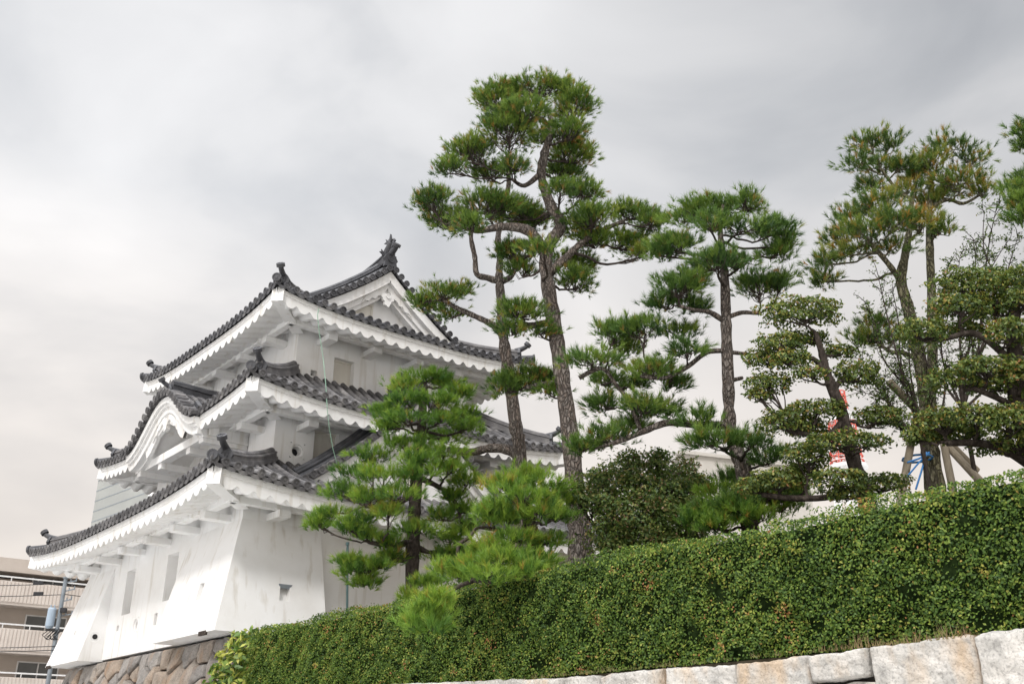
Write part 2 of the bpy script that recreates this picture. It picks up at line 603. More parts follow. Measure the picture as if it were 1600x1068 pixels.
LEAF_H = mat_foliage('hedge_leaves', [(0.0, (0.026, 0.058, 0.012)), (0.4, (0.094, 0.172, 0.028)), (0.72, (0.215, 0.300, 0.046)), (0.93, (0.44, 0.42, 0.09)), (1.0, (0.46, 0.22, 0.09))], gloss=0.02, patch=0.16, patch_scale=1.6)
LEAF_Y = mat_foliage('yellow_edged_leaves', [(0.0, (0.055, 0.110, 0.022)), (0.5, (0.143, 0.242, 0.039)), (0.8, (0.374, 0.440, 0.066)), (1.0, (0.605, 0.550, 0.132))], gloss=0.04)
LEAF_B = mat_foliage('bush_leaves', [(0.0, (0.028, 0.058, 0.014)), (0.45, (0.080, 0.140, 0.026)), (0.75, (0.160, 0.220, 0.042)), (0.92, (0.26, 0.24, 0.07)), (1.0, (0.27, 0.15, 0.08))], gloss=0.03, patch=0.16, patch_scale=2.5)
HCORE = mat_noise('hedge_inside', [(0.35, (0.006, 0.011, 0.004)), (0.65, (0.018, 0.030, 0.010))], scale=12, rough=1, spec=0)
GRANITE = mat_stone('granite', [(0.25, (0.27, 0.265, 0.255)), (0.43, (0.47, 0.455, 0.43)), (0.58, (0.60, 0.575, 0.54)), (0.78, (0.70, 0.665, 0.615))], scale=2.4, stain=(0.46, 0.31, 0.17), stain_amt=0.62, tint_amt=0.2)
BROWN = mat_stone('brown_stone', [(0.25, (0.17, 0.16, 0.148)), (0.5, (0.31, 0.285, 0.26)), (0.75, (0.45, 0.405, 0.36))], scale=2.2, stain=(0.33, 0.21, 0.125), stain_amt=0.4,
                  hue=[(0.0, (0.75, 0.77, 0.80)), (0.45, (0.95, 0.97, 1.0)), (0.75, (0.98, 0.91, 0.84)), (1.0, (1.16, 0.96, 0.80))])
JOINT = mat_noise('stone_joint', [(0.3, (0.010, 0.009, 0.008)), (0.7, (0.03, 0.027, 0.023))], scale=6, rough=1)
SOIL = mat_noise('soil', [(0.3, (0.06, 0.05, 0.035)), (0.7, (0.13, 0.11, 0.075))], scale=2, rough=1, bump=.4)
GRAVEL = mat_noise('gravel_ground', [(0.3, (0.51, 0.505, 0.49)), (0.7, (0.63, 0.625, 0.61))], scale=9, rough=1, bump=.4)  # unseen ground, made paler to bounce light up under the eaves
PALE = mat_noise('pale_render', [(0.3, (0.47, 0.445, 0.405)), (0.7, (0.56, 0.535, 0.495))], scale=.4, rough=.85)
GREYP = mat_noise('grey_cladding', [(0.3, (0.30, 0.31, 0.30)), (0.7, (0.36, 0.37, 0.355))], scale=.15, rough=.6)
BEIGE = mat_noise('beige_tile', [(0.3, (0.47, 0.41, 0.36)), (0.7, (0.55, 0.49, 0.44))], scale=.7, rough=.8)
BEIGE_L = mat_noise('beige_ribbed', [(0.3, (0.58, 0.52, 0.475)), (0.7, (0.68, 0.62, 0.57))], scale=.8, rough=.75)
RAILW = mat_noise('white_rail', [(0.3, (0.70, 0.70, 0.70)), (0.7, (0.80, 0.80, 0.80))], scale=2, rough=.5)
GLASS = mat_noise('window_glass', [(0.3, (0.035, 0.042, 0.045)), (0.7, (0.085, 0.095, 0.098))], scale=.5, rough=.12, spec=.6)
GREENG = mat_noise('green_glass', [(0.3, (0.10, 0.26, 0.22)), (0.7, (0.20, 0.40, 0.34))], scale=.3, rough=.15, spec=.6)
STEEL = mat_noise('grey_steel', [(0.3, (0.17, 0.20, 0.23)), (0.7, (0.27, 0.30, 0.33))], scale=3, rough=.5)
BLACKP = mat_noise('black_wire', [(0.3, (0.02, 0.02, 0.022)), (0.7, (0.035, 0.035, 0.04))], scale=3, rough=.6)
REDP = mat_noise('hazed_red_paint', [(0.3, (0.55, 0.10, 0.075)), (0.7, (0.64, 0.15, 0.11))], scale=1, rough=.5)  # mast red, whitened so that distance haze is put into the colour
WHITEP = mat_noise('white_paint', [(0.3, (0.70, 0.70, 0.70)), (0.7, (0.80, 0.80, 0.80))], scale=1, rough=.5)
LOGWOOD = mat_noise('support_log', [(0.3, (0.17, 0.14, 0.10)), (0.7, (0.33, 0.28, 0.21))], scale=5, rough=.9, bump=.4, stretch=(1, 1, .3))
BLUEROPE = mat_noise('blue_rope', [(0.3, (0.03, 0.16, 0.42)), (0.7, (0.06, 0.24, 0.55))], scale=6, rough=.6)
GREENROPE = mat_noise('green_cable', [(0.3, (0.18, 0.32, 0.23)), (0.7, (0.30, 0.44, 0.35))], scale=6, rough=.6)
GREENPOLE = mat_noise('green_pole', [(0.3, (0.05, 0.09, 0.09)), (0.7, (0.09, 0.14, 0.14))], scale=6, rough=.5)
DRY = mat_foliage('dry_grass', [(0.0, (0.10, 0.15, 0.03)), (0.4, (0.22, 0.19, 0.08)), (1.0, (0.30, 0.19, 0.11))], transl=.2, gloss=.02)

# ------------------------------------------------------------------ ground
def structure(name, mb, mat):
    o = mb.build(name, mat)
    tag(o, kind='structure')
    return o


mb = MB()
mb.add([(-3000, -3000, 0), (3000, -3000, 0), (3000, 3000, 0), (-3000, 3000, 0)], [(0, 1, 2, 3)])
structure('ground', mb, GRAVEL)
mb = MB()
c = [WS(8.95, -14, 0), WS(60, -14, 0), WS(60, 60, 0), WS(10.2, 60, 0), WS(10.2, 20.6, 0), WS(8.95, 20.6, 0)]
n_ = len(c)
mb.add([(*p[:2], 0.0) for p in c] + [(*p[:2], 2.60) for p in c],
       [tuple(range(n_, 2 * n_))] + [(k, (k + 1) % n_, n_ + (k + 1) % n_, n_ + k) for k in range(n_)])
structure('terrace', mb, SOIL)

# ------------------------------------------------------------------ stone walls
def rough_stone(mb, corners, fn, bulge, seed, tint, nu=7, nv=6, back=0.25, rnd=.05):
    """corners: 4 points (a,b) in wall plane, counter-clockwise from low left; fn(a,b,out)->3-D."""
    (a0, b0), (a1, b1), (a2, b2), (a3, b3) = corners
    P = []
    for i in range(nu + 1):
        row = []
        for j in range(nv + 1):
            u = i / nu; v = j / nv
            uu = 0.5 - 0.5 * math.cos(PI * u) if 0 else u
            # rounded corners: pull the corner points in
            cu, cv = abs(2 * u - 1), abs(2 * v - 1)
            sh = 1 - rnd * (cu * cv) ** 6
            us = 0.5 + (u - 0.5) * sh; vs = 0.5 + (v - 0.5) * sh
            a = (1 - vs) * ((1 - us) * a0 + us * a1) + vs * ((1 - us) * a3 + us * a2)
            b = (1 - vs) * ((1 - us) * b0 + us * b1) + vs * ((1 - us) * b3 + us * b2)
            nz = mnoise.noise(Vector((a * 2.7 + seed, b * 2.7, seed * 1.7)))
            nz2 = mnoise.noise(Vector((a * 9 + seed, b * 9, seed * 0.7)))
            edge = max(cu, cv)
            o = bulge * (1 - edge ** 14) + 0.02 * nz * (1 - edge ** 12) + 0.022 * nz2 + .014 * mnoise.noise(Vector((a * 23, b * 23, seed))) + .045 * math.sin(seed * 12.9) * (1 - edge ** 20)
            if edge > 0.999: o = -0.05 + 0.015 * nz2
            a += 0.012 * mnoise.noise(Vector((a * 6, b * 6, seed)))
            b += 0.020 * mnoise.noise(Vector((a * 6, b * 6, seed + 9))) + .010 * mnoise.noise(Vector((a * 19, b * 19, seed)))
            row.append(fn(a, b, o))
        P.append(row)
    mb.grid(P, tint)
    # sides going back
    ring = [P[i][0] for i in range(nu + 1)] + [P[nu][j] for j in range(1, nv + 1)] + [P[i][nv] for i in range(nu - 1, -1, -1)] + [P[0][j] for j in range(nv - 1, 0, -1)]
    f0 = np.array(fn(0, 0, 0)); f1 = np.array(fn(0, 0, -back)); dv = f1 - f0
    n = len(ring)
    vs = list(ring) + [tuple(np.array(p) + dv) for p in ring]
    mb.add(vs, [(k, (k + 1) % n, n + (k + 1) % n, n + k) for k in range(n)], tint)


def front_wall():
    """granite retaining wall under the hedge"""
    root = empty('stone_wall', WS(8.75, 8, 0))
    tag(root, 'low retaining wall of large pale granite blocks under the clipped hedge', 'stone wall')
    mb = MB()
    S0 = 8.72

    def fn(a, b, o):
        p = WS(S0 - o + (b - 2.6) * -0.06, a, b)
        return tuple(p - np.array(root.location))
    ts = lambda x, y: (on_s(x, y, S0)[:2] @ U, on_s(x, y, S0)[2])
    # top course boundaries taken along the coping, (x, y_top)
    xs = [(1790, 955), (1600, 978), (1520, 990), (1352, 1011), (1262, 1024), (1146, 1036), (1034, 1043), (980, 1049), (936, 1054), (880, 1058), (800, 1060), (740, 1063), (660, 1066), (590, 1069), (500, 1072)]
    pts = [ts(*q) for q in xs]
    hts = [0.72, 0.70, 0.50, 0.26, 0.34, 0.36, 0.33, 0.34, 0.3, 0.36, 0.33, 0.38, 0.32, 0.4]
    g = 0.014
    for i in range(len(pts) - 1):
        (ta, za), (tb, zb) = pts[i], pts[i + 1]
        h = hts[i]
        lo = -0.10 if i == 2 else 0.0
        cs = [(ta + g, za - h), (tb - g, zb - h + (0.0 if i != 2 else 0.12)), (tb - g, zb), (ta + g, za)]
        rough_stone(mb, cs, fn, 0.03, 3.1 * i + 1, [0.75, .7, .62, .5, .6, .66, .5, .42, .45, .5, .4, .55, .4, .5][i], nu=40, nv=20, rnd=.02)
        # second course
        z1a, z1b = za - h - 0.03, zb - h - 0.03 + (0.0 if i != 2 else 0.12)
        tm = ta + (tb - ta) * (0.45 + 0.1 * math.sin(i * 5))
        zm = (z1a + z1b) / 2
        rough_stone(mb, [(ta - .05, z1a - .42), (tm - g, z1a - .45), (tm - g, zm), (ta - .05, z1a)], fn, 0.05, 50 + i, .35 + .4 * ((i * 7) % 5) / 5)
        rough_stone(mb, [(tm + g, z1b - .45), (tb - .08, z1b - .42), (tb - .08, z1b), (tm + g, zm)], fn, 0.05, 80 + i, .35 + .4 * ((i * 3) % 5) / 5)
    # rest of the wall beneath and beyond, regular courses
    z = 1.75
    k = 0
    while z > 0.1:
        h = 0.42
        t = -6.0
        while t < 20.5:
            w = 0.7 + 0.5 * random.random()
            rough_stone(mb, [(t + g, z - h + g), (t + w - g, z - h + g), (t + w - g, z - g), (t + g, z - g)], fn, .05, 200 + k, random.random() * .6, nu=5, nv=4)
            t += w; k += 1
        z -= h
    t = -6.0
    while t < pts[0][0] - .3:
        w = min(1.0, pts[0][0] - t)
        rough_stone(mb, [(t + g, 1.8), (t + w - g, 1.8), (t + w - g, 2.72), (t + g, 2.72)], fn, .05, 400 + t, random.random() * .6)
        t += w
    ob = mb.build('stone_facing', GRANITE, root, smooth=True)
    m2 = MB()
    A = [fn(-6, 0, -.10), fn(20.5, 0, -.10), fn(20.5, 2.46, -.10), fn(-6, 2.46, -.10)]
    B = [fn(-6, 0, -.24), fn(20.5, 0, -.24), fn(20.5, 2.46, -.24), fn(-6, 2.46, -.24)]
    m2.add(A + B, [(0, 1, 2, 3), (7, 6, 5, 4), (0, 4, 5, 1), (1, 5, 6, 2), (2, 6, 7, 3), (3, 7, 4, 0)])
    m2.build('joint_fill', JOINT, root)


front_wall()

TOWER_LOC = WS(CS, CT, 0)


def tower_base():
    root = empty('stone_base', TOWER_LOC, TH)
    tag(root, 'battered brown and grey rubble stone base carrying the white castle tower', 'stone base')
    mb = MB()
    BX, BY = 5.02, 5.32
    zt = 4.17
    bat = 0.22

    def side(face):
        def fn(a, b, o):
            off = (zt - b) * bat + o
            if face == 'x':
                return (-(BX + off), a, b)
            if face == 'y':
                return (a, -(BY + off), b)
            if face == 'X':
                return (BX + off, a, b)
            return (a, BY + off, b)
        return fn
    for face in ('x', 'y', 'X', 'Y'):
        fn = side(face)
        half = BY if face in 'xX' else BX
        seeds = []
        z = zt - .22
        ci = 0
        while z > -.3:
            h = [.50, .62, .46, .70, .56][ci % 5]
            t = -half - 1.2 + (ci % 2) * .35
            while t < half + 1.2:
                w = random.choice([.5, .62, .78, .95, .7])
                seeds.append((t + w / 2 + random.uniform(-.12, .12), z + (random.uniform(-.15, .15) if ci else random.uniform(-.05, .05))))
                if random.random() < .22:
                    seeds.append((t + w + random.uniform(-.05, .05), z - h * .5 + random.uniform(-.08, .08)))
                t += w
            z -= h
            ci += 1
        seeds = np.array(seeds)
        for i, (cx, cz) in enumerate(seeds):
            e0 = half + (zt - cz) * bat
            if abs(cx) > e0 + .1: continue
            poly = [(cx - 1.2, cz - 1.0), (cx + 1.2, cz - 1.0), (cx + 1.2, cz + 1.0), (cx - 1.2, cz + 1.0)]
            cuts = [((cx, zt - .02), (0, 1)), ((cx, 0.0), (0, -1))]
            nl_ = math.hypot(1, bat)
            cuts += [((half, zt), (1 / nl_, bat / nl_)), ((-half, zt), (-1 / nl_, bat / nl_))]
            for j in np.argsort((seeds[:, 0] - cx) ** 2 + (seeds[:, 1] - cz) ** 2)[1:16]:
                dx, dz = seeds[j] - (cx, cz)
                l = math.hypot(dx, dz)
                cuts.append((((cx + seeds[j, 0]) / 2 - dx / l * .022, (cz + seeds[j, 1]) / 2 - dz / l * .022), (dx / l, dz / l)))
            for (qx, qz), (nx, nz) in cuts:
                out = []
                for a_ in range(len(poly)):
                    p, q = poly[a_], poly[(a_ + 1) % len(poly)]
                    dp = (p[0] - qx) * nx + (p[1] - qz) * nz; dq = (q[0] - qx) * nx + (q[1] - qz) * nz
                    if dp <= 0: out.append(p)
                    if dp * dq < 0:
                        f = dp / (dp - dq)
                        out.append((p[0] + (q[0] - p[0]) * f, p[1] + (q[1] - p[1]) * f))
                poly = out
                if len(poly) < 3: break
            if len(poly) < 3: continue
            # finer outline, then rings in to the middle
            ring = []
            for a_ in range(len(poly)):
                p, q = poly[a_], poly[(a_ + 1) % len(poly)]
                n_s = max(1, int(math.hypot(q[0] - p[0], q[1] - p[1]) / .13))
                for f in range(n_s): ring.append((p[0] + (q[0] - p[0]) * f / n_s, p[1] + (q[1] - p[1]) * f / n_s))
            gx = sum(p[0] for p in ring) / len(ring); gz = sum(p[1] for p in ring) / len(ring)
            dep = random.uniform(-.05, .055); tilt = (random.uniform(-.12, .12), random.uniform(-.12, .12))
            tint = random.random(); sd = random.random() * 50
            V_, n = [], len(ring)
            for sc, o in ((1.0, -.16), (1.0, -.06), (.94, .0), (.72, .035), (.42, .05), (.16, .05)):
                for (a_, b_) in ring:
                    x_ = gx + (a_ - gx) * sc; z_ = gz + (b_ - gz) * sc
                    nz_ = mnoise.noise(Vector((x_ * 5, z_ * 5, sd)))
                    if sc == 1.0:
                        x_ += .018 * nz_; z_ += .018 * mnoise.noise(Vector((x_ * 6, z_ * 6, sd + 5)))
                        V_.append(fn(x_, z_, o))
                    else:
                        V_.append(fn(x_, z_, o + dep + (x_ - gx) * tilt[0] + (z_ - gz) * tilt[1] + .028 * nz_ + .012 * mnoise.noise(Vector((x_ * 15, z_ * 15, sd)))))
            F_ = []
            for r in range(5):
                for q in range(n):
                    F_.append((r * n + q, r * n + (q + 1) % n, (r + 1) * n + (q + 1) % n, (r + 1) * n + q))
            F_.append(tuple(5 * n + q for q in range(n)))
            mb.add(V_, F_, tint)
    mb.build('stone_facing', BROWN, root)
    m2 = MB()
    e = .04
    vs = []
    for z, o in ((0, zt * bat - .17), (zt - .02, -.17)):
        vs += [(-(BX + o), -(BY + o), z), (BX + o, -(BY + o), z), (BX + o, BY + o, z), (-(BX + o), BY + o, z)]
    m2.add(vs, [(4, 5, 6, 7), (0, 1, 5, 4), (1, 2, 6, 5), (2, 3, 7, 6), (3, 0, 4, 7)])
    m2.build('joint_fill', JOINT, root)


tower_base()

# ------------------------------------------------------------------ castle tower
tower = empty('castle_tower', TOWER_LOC, TH)
tag(tower, 'white plastered three storey Japanese castle tower with curved dark grey tiled roofs', 'castle tower')


class Roof:
    """one hipped tile skirt: outer half sizes hx,hy at the eave, inner ix,iy; z_e tile level at mid eave."""
    def __init__(s, hx, hy, ix, iy, ze, zi, lift=0.30, curve=0.35, zfun=None):
        s.hx, s.hy, s.ix, s.iy, s.ze, s.zi, s.lift, s.curve = hx, hy, ix, iy, ze, zi, lift, curve
        s.zfun = zfun
        s.sides = [((1, 0), (0, -1), hx, ix, hy, iy), ((0, -1), (-1, 0), hy, iy, hx, ix), ((-1, 0), (0, 1), hx, ix, hy, iy), ((0, 1), (1, 0), hy, iy, hx, ix)]

    def z(s, q, k):                 # q = |a|/half width there
        if s.zfun: base = s.zfun(k)
        else: base = s.ze + (s.zi - s.ze) * ((1 - s.curve) * k + s.curve * k * k)
        return base + s.lift * (min(abs(q), 1.02) ** 3.2) * (1 - k) ** 1.3

    def pt(s, i, a, k, dz=0.0, out=0.0):
        A, O, ha, ia, ho, io = s.sides[i]
        w = ha + (ia - ha) * k
        o = ho + (io - ho) * k + out
        return (A[0] * a + O[0] * o, A[1] * a + O[1] * o, s.z(a / w, k) + dz)


SP = 0.282                           # spacing of the round tile rows


def row_tube(mb, path, r, A, tint):
    """half round tile row along path with tile joints; A is the sideways axis"""
    n = 6
    b = len(mb.v)
    m = len(path)
    A = Vector((A[0], A[1], 0))
    cnt = 0
    for i, p in enumerate(path):
        p = Vector(p)
        d = (Vector(path[min(i + 1, m - 1)]) - Vector(path[max(i - 1, 0)])).normalized()
        up = A.cross(d)
        if up.z < 0: up = -up
        for rr in ((r * 1.0,) if i == 0 else ((r * 0.9,) if i == m - 1 else (r * 0.93, r * 1.02))):
            for k in range(n + 1):
                an = PI * k / n
                q = p + A * (math.cos(an) * rr) + up * (math.sin(an) * rr * 1.05 + 0.012)
                mb.v.append((q.x, q.y, q.z)); mb.t.append(tint)
            cnt += 1
    for i in range(cnt - 1):
        for k in range(n):
            a = b + i * (n + 1) + k
            mb.f.append((a, a + 1, a + n + 2, a + n + 1))


def tile_skirt(rf, parent, skip=None, mat=TILE):
    """flat tiles, round rows and eave ends for all four sides; skip(i,a)->k0"""
    mb = MB()
    for i in range(4):
        A, O, ha, ia, ho, io = rf.sides[i]
        nrow = int(2 * ha / SP)
        sp = 2 * ha / nrow
        # flat, slightly dished tiles between the rows
        na = nrow * 4
        nk = 9
        P = []
        for ja in range(na + 1):
            fr = -1 + 2 * ja / na
            ph = (ja % 4) / 4
            dip = -0.035 * math.sin(PI * ph) if ph else 0.0
            col = []
            for jk in range(nk + 1):
                k = jk / nk
                a = fr * ha
                k0 = skip(i, a) if skip else 0
                kk = max(k, k0)
                w = ha + (ia - ha) * kk
                aa = max(-w, min(w, a))
                p = rf.pt(i, aa, kk, dip)
                if jk == 0:
                    e = rf.pt(i, aa, kk, dip - 0.075 - 0.02 * math.sin(PI * ph), 0.02)
                    col.append(e)
                    col.append(rf.pt(i, aa, kk, dip, 0.03))
                col.append(p)
            P.append(col)
        mb.grid(P, 0.45)
        for j in range(nrow + 1):
            a = -ha + j * sp
            if abs(a) > ha - 0.02: a = math.copysign(ha - 0.02, a)
            kmax = min(1.0, (ha - abs(a)) / (ha - ia)) if ha > ia else 1.0
            k0 = skip(i, a) if skip else 0
            tint = random.random()
            if kmax - k0 > 0.03:
                run = math.hypot(ho - io, rf.zi - rf.ze) * (kmax - k0)
                m = max(2, int(run / 0.30) + 1)
                path = [rf.pt(i, a, k0 + (kmax - k0) * q / (m - 1), 0.0, 0.04 if q == 0 else 0) for q in range(m)]
                row_tube(mb, path, 0.084, A, tint)
            if k0 == 0:
                p = Vector(rf.pt(i, a, 0, 0.03, 0.055))
                mb.disc(p, (O[0], O[1], -0.12), 0.098, 0.07, 12, random.random() * .6)
                # drip tile between ends
    return mb.build('roof', mat, parent)


def eave(rf, parent, wall_x, wall_y, gaps=None, pitch_w=0.40):
    """white plastered eave: fascia, wavy lower edge, corrugated soffit running to the wall"""
    mb = MB()
    for i in range(4):
        A, O, ha, ia, ho, io = rf.sides[i]
        wall = wall_y if i in (0, 2) else wall_x
        ov = ho - wall
        nw = max(4, round(2 * (ha - .08) / pitch_w))
        pw = 2 * (ha - .08) / nw
        st = 10
        P = []
        seg = []
        for j in range(nw * st + 1):
            a = -(ha - .08) + j * pw / st
            q = a / ha
            L = rf.z(q, 0) - 0.085
            wv = -0.5 * math.cos(2 * PI * j / st)       # -0.5 .. 0.5
            amp = 0.125
            wv += .12 * math.cos(4 * PI * j / st)
            prof = [(0.06, L + 0.00), (0.06, L - 0.12), (0.09, L - 0.13), (0.09, L - 0.36 + amp * wv)]
            rise = 0.28
            for d in (0.16, 0.5, 0.95, ov + .05):
                prof.append((d, L - 0.352 + amp * 0.95 * wv + rise * (d - .085) - 0.5 * rf.lift * abs(q) ** 3.2 * (d / ov) ** .8))
            col = []
            for d, z in prof:
                o = ho - d
                lim = ha - d
                aa = max(-lim, min(lim, a))
                col.append((A[0] * aa + O[0] * o, A[1] * aa + O[1] * o, z))
            if gaps and gaps(i, a):
                if len(seg) > 1: P.append(seg)
                seg = []
            else:
                seg.append(col)
        if len(seg) > 1: P.append(seg)
        for s_ in P:
            mb.grid(s_)
    ob = mb.build('eave', PLASTER, parent, smooth=False)
    # corner beams
    for sx, sy in ((-1, -1), (1, -1), (-1, 1), (1, 1)):
        m = MB()
        zc = rf.z(1, 0) - 0.085
        d = .10
        pts = [(sx * (rf.hx - d), sy * (rf.hy - d), zc - 0.22), (sx * (rf.hx - .5), sy * (rf.hy - .5), zc - 0.27), (sx * (wall_x + .02), sy * (wall_y + .02), rf.ze - 0.085 - 0.02)]
        m.sweep(pts, [(-.16, -.19), (.16, -.19), (.16, .17), (-.16, .17)])
        m.build('corner_beam', PLASTER, parent)
    return ob


def brackets(rf, parent, wall_x, wall_y, gaps=None, step=1.9):
    for i in range(4):
        A, O, ha, ia, ho, io = rf.sides[i]
        wall = wall_y if i in (0, 2) else wall_x
        wl = wall_x if i in (0, 2) else wall_y
        zb = rf.ze - 0.085 - 0.34 + 0.03 + .20
        n = max(3, round(2 * wl / step))
        out = min(0.66, (ho - wall) - .5)
        for j in range(n + 1):
            a = -wl + .75 + (2 * wl - 1.5) * j / n
            if gaps and gaps(i, a): continue
            m = MB()
            p0 = (A[0] * a + O[0] * (wall - .02), A[1] * a + O[1] * (wall - .02), zb - .195)
            p1 = (A[0] * a + O[0] * (wall + out), A[1] * a + O[1] * (wall + out), zb - .195)
            m.beam(p0, p1, .30, .17)
            m.build('bracket', PLASTER, parent, bevel=.012)
        # beam on the brackets
        e = wl + out - .12
        if gaps:
            runs = [(-e, -2.3), (2.3, e)] if gaps(i, 0) else [(-e, e)]
        else:
            runs = [(-e, e)]
        for a0, a1 in runs:
            o = wall + out - .16
            m = MB()
            m.beam((A[0] * a0 + O[0] * o, A[1] * a0 + O[1] * o, zb - .02), (A[0] * a1 + O[0] * o, A[1] * a1 + O[1] * o, zb - .02), .2, .18)
            m.build('eave_beam', PLASTER, parent, bevel=.012)


RIDGE_PROF = [(-.16, 0), (-.16, .10), (-.13, .11), (-.13, .19), (-.155, .20), (-.145, .235), (-.09, .25), (-.085, .29), (-.05, .33), (0, .345), (.05, .33), (.085, .29), (.09, .25), (.145, .235), (.155, .20), (.13, .19), (.13, .11), (.16, .10), (.16, 0)]


def oni(mb, c, d, s=1.0):
    """ridge end tile: shield with shoulders, boss and a projecting round tile above; d = outward horizontal dir"""
    d = Vector((d[0], d[1], 0)).normalized()
    x = Vector((-d.y, d.x, 0))
    c = Vector(c)
    poly = [(-.24, -.08), (-.20, .12), (-.25, .20), (-.17, .34), (-.06, .46), (.06, .46), (.17, .34), (.25, .20), (.20, .12), (.24, -.08), (.08, -.02), (-.08, -.02)]
    fn = lambda a, b, o: tuple(c + x * (a * s) + Vector((0, 0, b * s)) + d * o)
    mb.extrude(poly, fn, 0.0, .09 * s)
    mb.disc(c + Vector((0, 0, .20 * s)) + d * (.115 * s), d, .11 * s, .05, 12)
    # toribusuma: round tile jutting out and up over the shield
    p = [c + Vector((0, 0, .36 * s)) - d * .12 * s, c + Vector((0, 0, .42 * s)) + d * .12 * s, c + Vector((0, 0, .50 * s)) + d * .28 * s, c + Vector((0, 0, .62 * s)) + d * .38 * s]
    mb.tube(p, [.10 * s, .095 * s, .085 * s, .085 * s], 10)
    mb.disc(p[-1] + (p[-1] - p[-2]).normalized() * .02, p[-1] - p[-2], .135 * s, .10, 14)


def hips(rf, parent, kin=1.0):
    for sx, sy in ((-1, -1), (1, -1), (-1, 1), (1, 1)):
        m = MB()
        path = []
        for j in range(13):
            k = kin + (0.17 - kin) * j / 12
            x = rf.hx + (rf.ix - rf.hx) * k; y = rf.hy + (rf.iy - rf.hy) * k
            path.append((sx * x, sy * y, rf.z(1, k) + .02))
        m.sweep(path, RIDGE_PROF)
        m.build('hip_ridge', TILE_TOP, parent)
        f = MB()
        d = Vector((sx, sy, 0)).normalized()
        oni(f, Vector(path[-1]) - d * 0.02 + Vector((0, 0, .0)), d, .85)
        # lower corner ridge running out to the corner tile
        pts = []
        for j in range(5):
            k = 0.17 * (1 - j / 4)
            x = rf.hx + (rf.ix - rf.hx) * k; y = rf.hy + (rf.iy - rf.hy) * k
            pts.append((sx * (x + .04), sy * (y + .04), rf.z(1, k) + .055 + 0.05 * j / 4))
        f.tube(pts, .10, 10)
        f.disc(Vector(pts[-1]) + d * .02, d, .125, .06, 12)
        f.build('ridge_finial', TILE_DARK, parent)


def panel(mb, fn, us, vs, ops, depth=.3):
    """wall panel in (a,b) with rectangular openings (a0,a1,b0,b1); fn(a,b,d) d = depth inward"""
    A = sorted(set([us[0], us[1]] + [q for o in ops for q in o[:2]]))
    B = sorted(set([vs[0], vs[1]] + [q for o in ops for q in o[2:4]]))
    for i in range(len(A) - 1):
        for j in range(len(B) - 1):
            ca, cb = (A[i] + A[i + 1]) / 2, (B[j] + B[j + 1]) / 2
            if any(o[0] < ca < o[1] and o[2] < cb < o[3] for o in ops): continue
            mb.add([fn(A[i], B[j], 0), fn(A[i + 1], B[j], 0), fn(A[i + 1], B[j + 1], 0), fn(A[i], B[j + 1], 0)], [(0, 1, 2, 3)])
    for o in ops:
        a0, a1, b0, b1 = o[:4]
        dp = o[4] if len(o) > 4 else depth
        sp = o[5] if len(o) > 5 else 0.0        # splay inward
        q = [(a0, b0), (a1, b0), (a1, b1), (a0, b1)]
        qi = [(a0 + sp, b0), (a1 - sp, b0), (a1 - sp, b1 - sp), (a0 + sp, b1 - sp)]
        for k in range(4):
            (p0, p1), (r0, r1) = (q[k], q[(k + 1) % 4]), (qi[k], qi[(k + 1) % 4])
            mb.add([fn(*p0, 0), fn(*p1, 0), fn(*r1, dp), fn(*r0, dp)], [(0, 1, 2, 3)])


